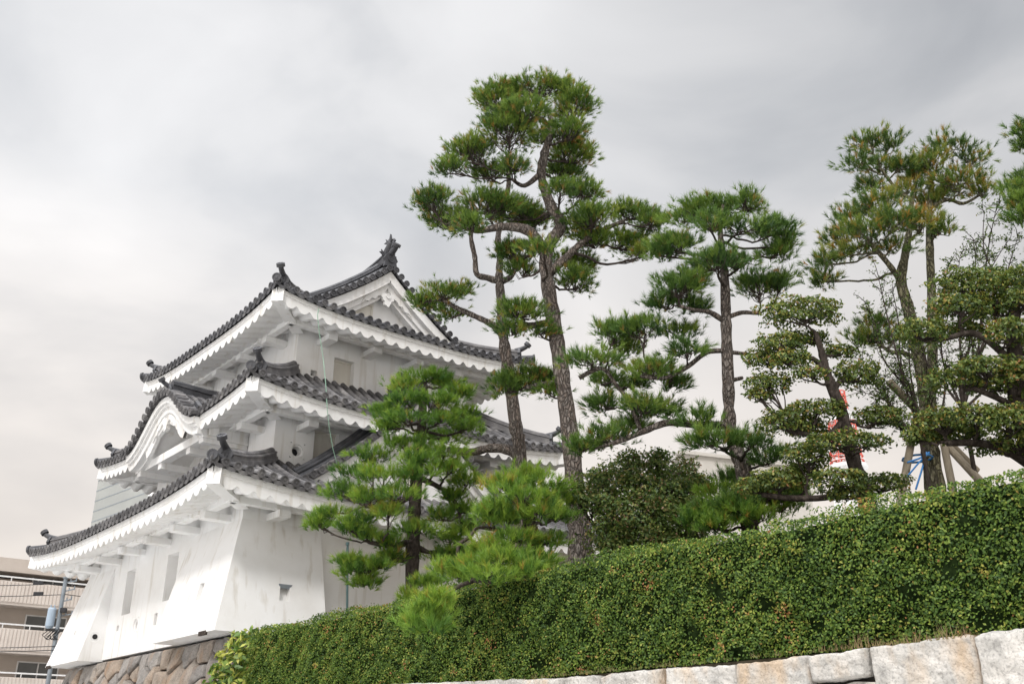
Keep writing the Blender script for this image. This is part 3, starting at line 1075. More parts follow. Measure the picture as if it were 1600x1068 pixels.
def storey(wx, wy, z0, z1, wins):
    """wins: list of (face, a0,a1,b0,b1,depth,kind)"""
    mb = MB()
    fns = {'x': lambda a, b, d: (-wx + d, a, b), 'y': lambda a, b, d: (a, -wy + d, b), 'X': lambda a, b, d: (wx - d, a, b), 'Y': lambda a, b, d: (a, wy - d, b)}
    backs = []
    for f, h in (('x', wy), ('y', wx), ('X', wy), ('Y', wx)):
        ops = []
        for wdw in wins:
            if wdw[0] != f: continue
            ops.append((*wdw[1:5], wdw[5], 0.0 if wdw[6] != 'hole' else .03))
        panel(mb, fns[f], (-h, h), (z0, z1), ops)
    mb.add([(-wx, -wy, z0), (wx, -wy, z0), (wx, wy, z0), (-wx, wy, z0), (-wx, -wy, z1), (wx, -wy, z1), (wx, wy, z1), (-wx, wy, z1)], [(0, 1, 2, 3), (4, 5, 6, 7)])
    wall = mb.build('wall', PLASTER, tower)
    for wdw in wins:
        f, a0, a1, b0, b1, dp, kind = wdw
        fn = fns[f]
        m = MB()
        e = .03
        if kind == 'round':
            # plaster plate with a round loophole, filling the square opening
            n = 28
            ca, cb = (a0 + a1) / 2, (b0 + b1) / 2
            r = .62 * (a1 - a0) / 2
            ha, hb = (a1 - a0) / 2, (b1 - b0) / 2
            vs = []
            for rr, d in ((None, 0.0), (r * 1.35, 0.0), (r * 1.3, .035), (r, .05), (r * .8, dp - .02)):
                for k in range(n):
                    an = 2 * PI * k / n
                    c_, s_ = math.cos(an), math.sin(an)
                    if rr is None:
                        t_ = 1 / max(abs(c_), abs(s_))
                        vs.append(fn(ca + c_ * t_ * ha, cb + s_ * t_ * hb, d))
                    else:
                        vs.append(fn(ca + c_ * rr, cb + s_ * rr, d))
            fs = []
            for i in range(4):
                for k in range(n):
                    q, w = i * n + k, i * n + (k + 1) % n
                    fs.append((q, w, w + n, q + n))
            m.add(vs, fs)
            lo = m.build('loophole', PLASTER, wall)
            m = MB()
            m.extrude([(a0 - e, b0 - e), (a1 + e, b0 - e), (a1 + e, b1 + e), (a0 - e, b1 + e)], fn, dp, dp + .05)
            m.build('loophole_back', DARK, wall)
        elif kind == 'window':
            m.extrude([(a0 - e, b0 - e), (a1 + e, b0 - e), (a1 + e, b1 + e), (a0 - e, b1 + e)], fn, dp - .06, dp)
            m.extrude([(a0, b0), (a0 + .05, b0), (a0 + .05, b1), (a0, b1)], fn, dp - .10, dp - .062)
            m.extrude([(a0 + .05, b1 - .05), (a1, b1 - .05), (a1, b1), (a0 + .05, b1)], fn, dp - .10, dp - .062)
            m.build('window_shutter', WOODP, wall)
        elif kind == 'blind':
            m.extrude([(a0 - e, b0 - e), (a1 + e, b0 - e), (a1 + e, b1 + e), (a0 - e, b1 + e)], fn, dp, dp + .05)
            m.build('window_panel', PLASTER, wall)
        else:
            m.extrude([(a0 - e, b0 - e), (a1 + e, b0 - e), (a1 + e, b1 + e), (a0 - e, b1 + e)], fn, dp, dp + .05)
            m.build('loophole_back', DARK, wall)
    return wall


WT = (2.954, 3.224); WM = (3.724, 3.954); WB = (4.934, 5.224)
top_wall = storey(*WT, 11.35, 13.2, [('y', -1.76, -1.10, 11.5, 12.26, .26, 'window'), ('y', -2.47, -2.28, 11.53, 11.70, .22, 'hole'), ('y', .62, 1.28, 11.5, 12.26, .26, 'window'),
                                    ('x', -1.2, -.5, 11.6, 12.3, .25, 'window'), ('x', .8, 1.5, 11.6, 12.3, .25, 'window')])
mid_wall = storey(*WM, 8.3, 10.35, [('y', -2.58, -1.85, 8.9, 9.78, .26, 'window'), ('y', -3.25, -2.83, 8.86, 9.28, .22, 'round'), ('y', .9, 1.6, 8.9, 9.75, .26, 'window'),
                                    ('x', -2.45, -1.75, 8.85, 9.85, .28, 'blind'), ('x', .1, .8, 8.85, 9.85, .28, 'blind'), ('x', 2.0, 2.6, 8.85, 9.85, .28, 'blind'), ('x', -3.45, -3.3, 8.72, 8.95, .15, 'blind'), ('x', -.95, -.8, 8.72, 8.95, .15, 'blind'), ('x', 1.5, 1.65, 8.72, 8.95, .15, 'blind')])
low_wall = storey(*WB, 4.24, 7.42, [('x', 1.30, 1.95, 5.35, 6.56, .32, 'blind'), ('x', -1.68, -.96, 5.40, 6.58, .32, 'blind'), ('x', .55, .95, 4.78, 5.18, .18, 'round'), ('x', -.75, -.55, 4.85, 5.15, .15, 'blind'), ('x', 2.0, 2.16, 4.95, 5.1, .15, 'blind'),
                                   ('y', 2.2, 3.0, 5.2, 6.3, .3, 'window')])


# flared stone-drop bays of the lowest storey
def bay(x0, x1, y0, y1, ex, ey, zt=6.86, zb=4.20, holes=(), name='flared_bay'):
    """flare from the wall: x side (-x face) spanning y0..y1, y side (-y face) spanning x0..x1"""
    wx, wy = WB
    mb = MB()
    E = .66
    ZT = zt

    def px(y, z, d=0.0):          # -x flare
        k = (ZT - z) / (ZT - zb)
        return (-(wx + .004 + E * k) + d, y, z)

    def py(x, z, d=0.0):
        k = (ZT - z) / (ZT - zb)
        return (x, -(wy + .004 + E * k) + d, z)
    return px, py, mb


def near_bay():
    wx, wy = WB
    E, ZT, zb = .66, 6.80, 4.20
    yl, xr = -2.40, -2.88
    k_ = lambda z: (ZT - z) / (ZT - zb)
    mb = MB()
    off = .004

    def fx(a, b, d):      # a in 0..1 along, from corner to yl
        o = off + E * k_(b)
        y = -(wy + o) + ((yl) + (wy + o)) * a
        return (-(wx + o) + d, y, b)

    def fy(a, b, d):
        o = off + E * k_(b)
        x = -(wx + o) + (xr + (wx + o)) * a
        return (x, -(wy + o) + d, b)
    panel(mb, fx, (0, 1), (zb, ZT), [(.38, .46, 5.02, 5.42, .12, 0)])
    panel(mb, fy, (0, 1), (zb, ZT), [(.535, .635, 4.98, 5.34, .14, .0)])
    # cheeks and underside
    for z0, z1 in ((zb, ZT),):
        mb.add([fx(1, z0, 0), fx(1, z1, 0), (-wx + .05, yl, z1), (-wx + .05, yl, z0)], [(0, 1, 2, 3)])
        mb.add([fy(1, z0, 0), fy(1, z1, 0), (xr, -wy + .05, z1), (xr, -wy + .05, z0)], [(0, 1, 2, 3)])
    cor = fx(0, zb, 0)
    mb.add([cor, fx(1, zb, 0), (-wx, yl, zb), (-wx, -wy, zb), (xr, -wy, zb), fy(1, zb, 0)], [(0, 1, 2, 3), (0, 3, 4, 5)])
    ob = mb.build('flared_bay', PLASTER, tower)
    m = MB()
    m.add([fx(.37, 5.0, .12), fx(.47, 5.0, .12), fx(.47, 5.45, .12), fx(.37, 5.45, .12)], [(0, 1, 2, 3)])
    m.build('loophole_back', PLASTER, ob)
    m = MB()
    m.add([fy(.53, 4.95, .14), fy(.645, 4.95, .14), fy(.645, 5.36, .14), fy(.53, 5.36, .14)], [(0, 1, 2, 3)])
    m.build('loophole_back', PLASTER, ob)
    m = MB()   # shadow-gap lip over the right-hand loophole
    a, b = fy(.51, 5.33, -.012), fy(.66, 5.33, -.012)
    m.add([fy(.515, 5.36, -.03), fy(.655, 5.36, -.03), fy(.635, 5.27, .02), fy(.535, 5.27, .02), fy(.515, 5.36, .05), fy(.655, 5.36, .05), fy(.635, 5.27, .07), fy(.535, 5.27, .07)],
          [(0, 1, 2, 3), (7, 6, 5, 4), (0, 4, 5, 1), (1, 5, 6, 2), (2, 6, 7, 3), (3, 7, 4, 0)])
    m.build('loophole_hood', STEEL, ob)
    # bare timber sill showing at the foot
    m = MB()
    m.beam((-wx - .655, -wy - .25, 4.185), (-wx - .655, -wy + .12, 4.185), .05, .09)
    m.build('sill_timber', BARK_D, ob)


def far_bay():
    wx, wy = WB
    E, ZT, zb = .66, 6.80, 4.20
    y0, y1 = 3.02, 5.224
    off = .004
    k_ = lambda z: (ZT - z) / (ZT - zb)
    mb = MB()

    def fx(a, b, d):
        o = off + E * k_(b)
        y = y0 + ((y1 + o) - y0) * a
        return (-(wx + o) + d, y, b)
    panel(mb, fx, (0, 1), (zb, ZT), [(.47, .51, 5.02, 5.12, .06, 0)])
    mb.add([fx(.46, 5.0, .06), fx(.52, 5.0, .06), fx(.52, 5.14, .06), fx(.46, 5.14, .06)], [(0, 1, 2, 3)])
    # cheek towards the viewer, with a drain hole
    mb.add([fx(0, zb, 0), fx(0, ZT, 0), (-wx + .05, y0, ZT), (-wx + .05, y0, zb)], [(0, 1, 2, 3)])
    # far face returning round the corner
    o = E + off
    mb.add([(-wx - o, wy + o, zb), (-wx - off, wy + off, ZT), (-1.9, wy + off, ZT), (-1.9, wy + o, zb)], [(0, 1, 2, 3)])
    mb.add([fx(0, zb, 0), fx(1, zb, 0), (-wx, wy + o, zb), (-wx, y0, zb)], [(0, 1, 2, 3)])
    ob = mb.build('flared_bay', PLASTER, tower)
    m = MB()
    c_ = (-wx - .28, y0 - .008, 4.86)
    m.disc(c_, (0, -1, 0), .17, .04, 24)
    m.build('loophole', PLASTER, ob)
    m = MB()
    m.tube([(c_[0], y0 - .004, c_[2]), (c_[0], y0 - .020, c_[2])], .07, 20)
    m.build('loophole_back', DARK, ob)
    m = MB()
    m.beam((-wx - .655, wy + .15, 4.185), (-wx - .655, wy + .55, 4.185), .05, .09)
    m.build('sill_timber', BARK_D, ob)


near_bay()
far_bay()

# ---- lowest roof
rB = Roof(6.41, 6.70, WM[0], WM[1], 7.30, 8.66, lift=.30)
roofB = tile_skirt(rB, tower, mat=TILE_TOP)
eave(rB, roofB, *WB)
brackets(rB, roofB, *WB)
hips(rB, roofB)
# ---- middle roof, with a gap under the undulating gable on the -x side (side 1)
KW = 2.45
gapM = lambda i, a: i == 1 and abs(a) < KW - .1
rM = Roof(5.20, 5.43, WT[0], WT[1], 10.05, 11.46, lift=.30)
roofM = tile_skirt(rM, tower, skip=lambda i, a: 0.62 if gapM(i, a) else 0.0, mat=TILE_TOP)
eave(rM, roofM, *WM, gaps=gapM)
brackets(rM, roofM, *WM, gaps=gapM)
hips(rM, roofM)
# ---- top roof
def z_top(d): return 12.93 + .348 * d + .0617 * d * d


RUN = 1.8
rT = Roof(4.43, 4.70, 4.43 - RUN, 4.70 - RUN, 12.93, z_top(RUN), lift=.32, zfun=lambda k: z_top(k * RUN))
roofT = tile_skirt(rT, tower, mat=TILE)
eave(rT, roofT, *WT)
brackets(rT, roofT, *WT)
hips(rT, roofT)


def offset_curve(curve, d):
    """curve: list of (a,z); offset below (normal) by d"""
    out = []
    m = len(curve)
    for i in range(m):
        a0, z0 = curve[max(i - 1, 0)]; a1, z1 = curve[min(i + 1, m - 1)]
        l = math.hypot(a1 - a0, z1 - z0)
        nx, nz = -(z1 - z0) / l, (a1 - a0) / l
        out.append((curve[i][0] - nx * d, curve[i][1] - nz * d))
    return out


def band(mb, half, d0, d1, fn, f0, f1, mirror=True, apex_a=0.0):
    """solid band between offsets d0 and d1 below the curve; half runs from foot (negative a) to apex a=0"""
    for sg in ((-1, 1) if mirror else (1,)):
        c0 = offset_curve(half, d0); c1 = offset_curve(half, d1)
        # clip at the middle
        c0 = [(min(a, 0.0), z) for a, z in c0]; c1 = [(min(a, 0.0), z) for a, z in c1]
        def last(c, d):
            (a0, z0), (a1, z1) = half[-2], half[-1]
            sl = (z1 - z0) / (a1 - a0)
            c[-1] = (0.0, half[-1][1] - d * math.sqrt(1 + sl * sl))
        last(c0, d0); last(c1, d1)
        m = len(half)
        vs, fs = [], []
        for i in range(m):
            for (a, z), f in ((c0[i], f0), (c1[i], f0), (c1[i], f1), (c0[i], f1)):
                vs.append(fn(-sg * a if sg == 1 else a, z, f) if False else fn(a * sg * 1.0, z, f))
        for i in range(m - 1):
            b = i * 4
            for k in range(4):
                fs.append((b + k, b + (k + 1) % 4, b + 4 + (k + 1) % 4, b + 4 + k))
        fs.append((0, 1, 2, 3)); e = (m - 1) * 4; fs.append((e + 3, e + 2, e + 1, e))
        mb.add(vs, fs)


def gegyo(mb, fn, z, s, f0, f1):
    """carved gable pendant: three lobes and scrolled wings"""
    P = []
    for k in range(40):
        an = 2 * PI * k / 40
        r = .20 + .05 * math.cos(3 * an + PI / 2 + PI) + .02 * math.cos(9 * an)
        P.append((r * math.cos(an) * s, z + r * math.sin(an) * s))
    mb.extrude(P, fn, f0, f1)
    for sg in (-1, 1):
        Q = [(sg * .14 * s, z + .10 * s), (sg * .34 * s, z + .04 * s), (sg * .45 * s, z - .10 * s), (sg * .58 * s, z - .10 * s), (sg * .66 * s, z - .24 * s), (sg * .82 * s, z - .26 * s), (sg * .95 * s, z - .42 * s),
             (sg * .80 * s, z - .14 * s), (sg * .55 * s, z + .10 * s), (sg * .30 * s, z + .22 * s), (sg * .12 * s, z + .24 * s)]
        mb.extrude(Q, fn, f0 + .01, f1)


def gable(parent, half, yf, yb, wall_y, zfoot_wall, peg_z, peg_s, win=None, ridge=True, mat=TILE, rows_to=None, xf=lambda a: a, ridge_h=1.0, band_k=1.0):
    """gable on the -y side. half: (a,z) from foot (a<0) to apex (a=0)"""
    fn = lambda a, z, f: (a, f, z)
    g = MB()
    # gable wall filling under the curve
    c1 = offset_curve(half, .30)
    wall_pts = [(a, z) for a, z in c1 if z > zfoot_wall] + [(0, c1[-1][1])]
    wl = [(min(a, -.0), z) for a, z in wall_pts]
    vs, fs = [], []
    full = wl + [(-a, z) for a, z in reversed(wl[:-1])]
    n = len(full)
    poly = full + [(full[-1][0], zfoot_wall - .5), (full[0][0], zfoot_wall - .5)]
    g.extrude(poly, fn, wall_y, wall_y + .12)
    gw = g.build('gable', PLASTER, parent)
    b = MB()
    band(b, half, .085, .085 + .27 * band_k, fn, yf + .10, wall_y)
    bo = b.build('barge_board', PLASTER, gw)
    b = MB()
    band(b, half, .085 + .272 * band_k, .085 + .44 * band_k, fn, yf + .24, wall_y - .002)
    band(b, half, .085 + .442 * band_k, .085 + .56 * band_k, fn, yf + .32, wall_y - .004)
    b.build('inner_barge_board', PLASTER, gw)
    b = MB()
    gegyo(b, fn, peg_z, peg_s, yf + .20, yf + .30)
    b.disc((0, yf + .16, peg_z + .10 * peg_s), (0, -1, 0), .085 * peg_s, .06, 14)
    b.build('gable_pendant', PLASTER, gw)
    if win:
        a0, a1, b0, b1 = win
        b = MB()
        b.extrude([(a0, b0), (a1, b0), (a1, b1), (a0, b1)], fn, wall_y - .03, wall_y - .004)
        b.extrude([(a0 - .06, b0), (a0, b0), (a0, b1 + .06), (a0 - .06, b1 + .06)], fn, wall_y - .055, wall_y - .004)
        b.extrude([(a1, b0), (a1 + .06, b0), (a1 + .06, b1 + .06), (a1, b1 + .06)], fn, wall_y - .055, wall_y - .004)
        b.extrude([(a0, b1), (a1, b1), (a1, b1 + .06), (a0, b1 + .06)], fn, wall_y - .055, wall_y - .004)
        b.build('window_shutter', WOODP, gw)
    # tiled slopes
    t = MB()
    for sg in (-1, 1):
        hp = [(sg * abs(a), z) for a, z in half]
        rows = [q for q in hp if rows_to is None or abs(q[0]) <= rows_to + .001]
        ny = int((yb - yf - .3) / SP)
        P = []
        for a, z in rows:
            P.append([(a, yf + .02, z - .08), (a, yf + .02, z), (a, yb, z)])
        t.grid(P, .45)
        for j in range(ny + 1):
            y = yf + .42 + j * (yb - yf - .42) / max(1, ny)
            path = [(a, y, z) for a, z in rows]
            row_tube(t, path, .078, (0, 1), random.random())
        # barge tiles facing the front, one by one down the curve
        acc = 0.0
        prev = hp[-1]
        dist = 0.12
        L = [0.0]
        rv = list(reversed(hp))
        for q in range(1, len(rv)):
            L.append(L[-1] + math.hypot(rv[q][0] - rv[q - 1][0], rv[q][1] - rv[q - 1][1]))
        s_ = .16
        while s_ < L[-1]:
            q = max(k for k in range(len(L)) if L[k] <= s_)
            q = min(q, len(L) - 2)
            fr = (s_ - L[q]) / (L[q + 1] - L[q])
            a = rv[q][0] + fr * (rv[q + 1][0] - rv[q][0]); z = rv[q][1] + fr * (rv[q + 1][1] - rv[q][1])
            t.tube([(a, yf - .02, z + .035), (a, yf + .40, z + .06)], .082, 8, cap=False, tint=random.random())
            t.disc((a, yf - .04, z + .035), (0, -1, -.1), .10, .05, 12, random.random() * .5)
            s_ += .262
    t.build('gable_tiles', mat, gw)
    # descending ridges just behind the barge tiles
    t = MB()
    for sg in (-1, 1):
        path = [(sg * abs(a), yf + .60, z + .02) for a, z in half[1:]]
        t.sweep(path, RIDGE_PROF)
        path = [(sg * abs(a), yf + .36, z + .10) for a, z in half]
        t.tube(path, .085, 8)
        oni(t, (path[0][0] + sg * .05, yf + .60, half[1][1] + .0), (sg, 0, 0), .55)
    t.build('descending_ridge', TILE_DARK, gw)
    if ridge:
        t = MB()
        za = half[-1][1]
        path = []
        for j in range(15):
            f = j / 14
            y = yf + .25 + (yb - .25 - yf - .25) * f
            path.append((0, y, za - .03 + .22 * abs(2 * f - 1) ** 3))
        t.sweep(path, [(a * 1.15, h * 1.55 * ridge_h) for a, h in RIDGE_PROF])
        t.build('main_ridge', TILE_DARK, gw)
        t = MB()
        oni(t, (0, yf + .22, za + .12), (0, -1), 1.0 * ridge_h)
        t.build('ridge_finial', TILE_DARK, gw)
    return gw


# top gable: curve from the side slopes
halfT = []
for j in range(25):
    a = -3.15 + 3.15 * j / 24
    halfT.append((a, z_top(4.43 + a)))
gT = gable(roofT, halfT, -3.28, 3.28, -2.72, 13.55, 14.66, .98, win=(-.95, -.38, 13.72, 14.42), rows_to=2.66)


def fish(parent, y, face):
    """ridge end fish ornament, tail up"""
    m = MB()
    za = 16.02
    c = [(0, 0, .0), (0, -.10, .12), (0, -.12, .28), (0, -.02, .44), (0, .08, .58), (0, .06, .74)]
    pts = [(0, y + face * -q[1], za + q[2]) for q in c]
    m.tube(pts, [.17, .17, .13, .10, .075, .05], 10)
    fn = lambda a, b, d: (d, y + face * -a, za + b)
    m.extrude([(.06, .66), (-.16, .84), (-.10, .72), (-.24, .70), (-.10, .62), (.02, .58)], fn, -.03, .03)
    m.extrude([(.04, .66), (.10, .92), (.16, .72), (.22, .70), (.12, .58)], fn, -.028, .032)
    for k, (a, b) in enumerate(((.06, .12), (.10, .24), (.16, .36), (.20, .48))):
        m.extrude([(a, b), (a + .20, b + .10), (a + .12, b + .20), (a + .03, b + .12)], fn, -.025, .025)
    for sg in (-1, 1):
        fn2 = lambda a, b, d: (sg * (.12 + a), y + face * d, za + b)
        m.extrude([(0, .10), (.20, .24), (.12, .26), (.14, .34), (0, .22)], fn2, -.02, .02)
    return m.build('fish_ornament', TILE_DARK, parent)


fish(gT, -2.95, 1)
fish(gT, 2.95, -1)

# big triangular gable on the lowest roof, facing -y
halfB = []
for j in range(21):
    f = j / 20
    a = -3.5 + 3.5 * f
    d = 3.5 + a
    halfB.append((a, 7.92 + .62 * d + .072 * d * d))
gable(roofB, halfB, -5.30, -3.97, -4.85, 7.75, 9.15, .8, win=(-.4, .3, 8.1, 8.9), mat=TILE_TOP, ridge_h=.8, band_k=.9)


# undulating gable on the middle roof, -x side
def karahafu():
    zf = 10.02
    H = 1.16

    def arch(y):
        s = min(1.0, abs(y) / KW)
        return zf + H * (.5 + .5 * math.cos(PI * s ** 1.08))
    curve = [(-KW + 2 * KW * j / 40, arch(-KW + 2 * KW * j / 40)) for j in range(41)]
    xf, xb = -5.40, -3.0
    fn = lambda a, z, f: (f, a, z)
    root = MB()

    def strip(mb, d0, d1, f0, f1, cv=curve):
        c0 = offset_curve(cv, d0); c1 = offset_curve(cv, d1)
        vs, fs = [], []
        for i in range(len(cv)):
            for (a, z), f in ((c0[i], f0), (c1[i], f0), (c1[i], f1), (c0[i], f1)):
                vs.append(fn(a, z, f))
        for i in range(len(cv) - 1):
            b = i * 4
            for k in range(4):
                fs.append((b + k, b + (k + 1) % 4, b + 4 + (k + 1) % 4, b + 4 + k))
        fs += [(0, 1, 2, 3), tuple((len(cv) - 1) * 4 + k for k in (3, 2, 1, 0))]
        mb.add(vs, fs)
    # barrel ceiling as the gable body
    strip(root, .50, .58, xf + .42, -3.60)
    # tympanum
    ty = [(a, z) for a, z in offset_curve(curve, .52)]
    ty2 = [(a, z) for a, z in ty if abs(a) < KW - .05]
    poly = ty2 + [(ty2[-1][0], 9.55), (ty2[0][0], 9.55)]
    root.extrude(list(reversed(poly)), fn, -3.70, -3.60)
    kg = root.build('curved_gable', PLASTER, roofM, smooth=False)
    b = MB()
    strip(b, .085, .26, xf + .10, xf + .5)
    strip(b, .262, .34, xf + .17, xf + .5)
    strip(b, .342, .52, xf + .24, xf + .5)
    b.build('barge_board', PLASTER, kg)
    b = MB()   # inner scalloped board and pendant
    sc = [(a, z) for a, z in curve if abs(a) < 1.75]
    c0 = offset_curve(sc, .50); c1 = offset_curve(sc, .74)
    lower = [(a, z - .09 * abs(math.sin(a * 4.6))) for a, z in c1]
    for i in range(len(sc) - 1):
        b.add([fn(*c0[i], xf + .3), fn(*lower[i], xf + .3), fn(*lower[i + 1], xf + .3), fn(*c0[i + 1], xf + .3), fn(*c0[i], xf + .4), fn(*lower[i], xf + .4), fn(*lower[i + 1], xf + .4), fn(*c0[i + 1], xf + .4)],
              [(0, 1, 2, 3), (7, 6, 5, 4), (1, 5, 6, 2), (0, 3, 7, 4)])
    gegyo(b, fn, zf + H - .80, .9, xf + .24, xf + .36)
    b.build('gable_pendant', PLASTER, kg)
    # ties and brackets inside the arch
    b = MB()
    b.beam((-4.72, -2.5, 9.62), (-4.72, 2.5, 9.62), .26, .24)
    for y in (-2.2, 2.2):
        b.beam((-3.7, y, 9.42), (-4.95, y, 9.42), .26, .18)
    for y in (-1.0, 1.0):
        b.beam((-3.7, y, 9.42), (-4.8, y, 9.42), .24, .18)
    b.build('eave_beam', PLASTER, kg, bevel=.01)
    for y in (-2.39, 2.39):
        b = MB()
        b.add([(-5.13, y, 9.5), (-3.71, y, 9.5), (-3.71, y, 10.42), (-5.13, y, 9.86), (-5.13, y + .06, 9.5), (-3.71, y + .06, 9.5), (-3.71, y + .06, 10.42), (-5.13, y + .06, 9.86)],
              [(0, 1, 2, 3), (7, 6, 5, 4), (0, 4, 5, 1), (1, 5, 6, 2), (2, 6, 7, 3), (3, 7, 4, 0)])
        b.build('gable_cheek', PLASTER, kg)
    # tiles: rows run down each shoulder
    t = MB()
    P = [[(xf, a, z - .085), (xf, a, z), (xb, a, z)] for a, z in curve]
    t.grid(P, .4)
    nx = int((xb - xf - .35) / SP)
    for j in range(nx + 1):
        x = xf + .40 + j * SP
        row_tube(t, [(x, a, z) for a, z in curve[:21]], .078, (1, 0), random.random())
        row_tube(t, [(x, a, z) for a, z in curve[20:]], .078, (1, 0), random.random())
    L = [0.0]
    for q in range(1, 41):
        L.append(L[-1] + math.hypot(curve[q][0] - curve[q - 1][0], curve[q][1] - curve[q - 1][1]))
    nn = int(L[-1] / .262)
    for j in range(nn + 1):
        s_ = L[-1] * j / nn
        q = min(max(k for k in range(41) if L[k] <= s_ + 1e-6), 39)
        fr = (s_ - L[q]) / (L[q + 1] - L[q])
        a = curve[q][0] + fr * (curve[q + 1][0] - curve[q][0]); z = curve[q][1] + fr * (curve[q + 1][1] - curve[q][1])
        t.tube([(xf - .03, a, z + .03), (xf + .38, a, z + .06)], .082, 8, cap=False, tint=random.random())
        t.disc((xf - .05, a, z + .03), (-1, 0, -.1), .10, .05, 12, random.random() * .5)
    t.build('gable_tiles', TILE_TOP, kg)
    t = MB()
    za = zf + H
    t.sweep([(xf + .25 + q * (2.1) / 6, 0, za + .0 + .02 * abs(3 - q)) for q in range(7)], [(a * 1.1, h * 1.35) for a, h in RIDGE_PROF])
    t.build('main_ridge', TILE_DARK, kg)
    t = MB()
    oni(t, (xf + .22, 0, za + .02), (-1, 0), .72)
    # small ridges down the near and far shoulders
    for sg in (-1, 1):
        cv = [(a, z) for a, z in curve if a * sg >= 1.2]
        if sg == -1: cv = list(reversed(cv))
        path = [(xf + .62, a, z + .05) for a, z in cv]
        t.tube(path, .11, 8)
        t.disc((xf + .62, path[-1][1] + sg * .03, path[-1][2]), (0, sg, -.2), .13, .05, 12)
        oni(t, (xf + .9, sg * (KW + .02), zf + .04), (0, sg), .45)
    t.build('ridge_finial', TILE_DARK, kg)


karahafu()
# small ridge-end tile standing in front of the top storey
t = MB()
oni(t, (-.05, -3.75, 11.30), (0, -1), .95)
t.build('ridge_finial', TILE_DARK, roofM)

# ---- cable and pole by the tower
TL = Matrix.Translation(Vector(TOWER_LOC)) @ Matrix.Rotation(TH, 4, 'Z')


def tl(p): return tuple(TL @ Vector(p))


def to_local_y(x, y, ly):
    return on_t(x, y, CT + ly)


m = MB()
cab = [to_local_y(498, 482, -4.8), to_local_y(496, 492, -4.86), to_local_y(499, 520, -4.86), to_local_y(505, 560, -4.9), to_local_y(509, 600, -5.3), to_local_y(511, 635, -5.56), to_local_y(514, 665, -5.5), to_local_y(520, 700, -5.4), to_local_y(528, 730, -5.3), to_local_y(536, 752, -5.35)]
sm = []
for i in range(len(cab) - 1):
    for q in range(4):
        sm.append(cab[i] + (cab[i + 1] - cab[i]) * q / 4)
sm.append(cab[-1])
m.tube(sm, .011, 6)
o = m.build('hanging_cable', GREENROPE)
tag(o, 'thin pale green cable hanging down from the upper eave across the tower wall', 'cable')
m = MB()
a = to_local_y(543, 848, -6.9); b = to_local_y(542, 1000, -6.9)
m.tube([a, b], .028, 8)
m.tube([(a[0], a[1], a[2] + .02), (a[0], a[1], a[2] - .05)], .04, 8)
m.tube([b, (b[0], b[1], 2.58)], .028, 8)
o = m.build('slim_post', GREENPOLE)
tag(o, 'slim dark green upright post standing before the lower white wall', 'post')

# ------------------------------------------------------------------ foliage builders
def unit(v): return v / np.maximum(np.linalg.norm(v, axis=-1, keepdims=True), 1e-9)


def needles(P, D, per, length, width, tint, spread=(.10, .92)):
    """P tuft points, D directions, tint per tuft -> triangle soup"""
    n = len(P)
    d = np.repeat(D, per, 0); p = np.repeat(P, per, 0); t = np.repeat(tint, per)
    m = n * per
    r = unit(rng.normal(size=(m, 3)))
    perp = unit(r - (r * d).sum(1, keepdims=True) * d)
    an = rng.uniform(spread[0], spread[1], m)[:, None]
    nd = d * np.cos(an) + perp * np.sin(an)
    L = length * rng.uniform(.7, 1.15, m)[:, None]
    side = unit(np.cross(nd, rng.normal(size=(m, 3)))) * (width / 2)
    st = p + d * rng.uniform(-.05, .03, m)[:, None]
    tip = st + nd * L
    V = np.stack([st - side, st + side, tip], 1).reshape(-1, 3)
    t = np.clip(t + rng.normal(0, .07, m), 0, 1)
    return V, np.repeat(t, 3)


def leaves(P, Nn, length, width, tint, flat=.7):
    """kite shaped leaves (4 verts) around points P with outward normals Nn"""
    m = len(P)
    nn = unit(Nn * flat + rng.normal(size=(m, 3)) * .55)
    r = unit(np.cross(nn, rng.normal(size=(m, 3))))
    s = np.cross(nn, r)
    L = length * rng.uniform(.65, 1.2, m)[:, None]
    Wd = width * rng.uniform(.7, 1.15, m)[:, None]
    a = P - r * L * .5
    b = P + s * Wd * .5 + nn * Wd * .12
    c = P + r * L * .5
    d = P - s * Wd * .5 + nn * Wd * .12
    V = np.stack([a, b, c, d], 1).reshape(-1, 3)
    return V, np.repeat(tint, 4)


def smooth_path(pts, rad, sub=5, wob=0.0):
    """Catmull-Rom through points"""
    P = [np.array(p, float) for p in pts]
    n = len(P)
    out, ro = [], []
    for i in range(n - 1):
        p0 = P[max(i - 1, 0)]; p1 = P[i]; p2 = P[i + 1]; p3 = P[min(i + 2, n - 1)]
        for q in range(sub):
            t = q / sub
            v = 0.5 * ((2 * p1) + (-p0 + p2) * t + (2 * p0 - 5 * p1 + 4 * p2 - p3) * t * t + (-p0 + 3 * p1 - 3 * p2 + p3) * t ** 3)
            out.append(v + (rng.normal(size=3) * wob if (i or q) else 0))
            ro.append(rad[i] + (rad[i + 1] - rad[i]) * t)
    out.append(P[-1]); ro.append(rad[-1])
    return out, ro


def pad_clumps(rx, ry, rz, n, low=-.35):
    """clump centres over an ellipsoid, leaving gaps"""
    out = []
    tries = 0
    while len(out) < n and tries < 4000:
        tries += 1
        v = rng.normal(size=3); v /= np.linalg.norm(v)
        if v[2] < low: continue
        if v[2] < 0 and rng.random() < .35: continue
        q = v * np.array([rx, ry, rz]) * rng.uniform(.62, 1.0)
        if all(np.linalg.norm((q - o)) > .55 * math.sqrt(rx * rz * 4 / max(n, 1)) * .6 for o in out):
            out.append(q)
    return out


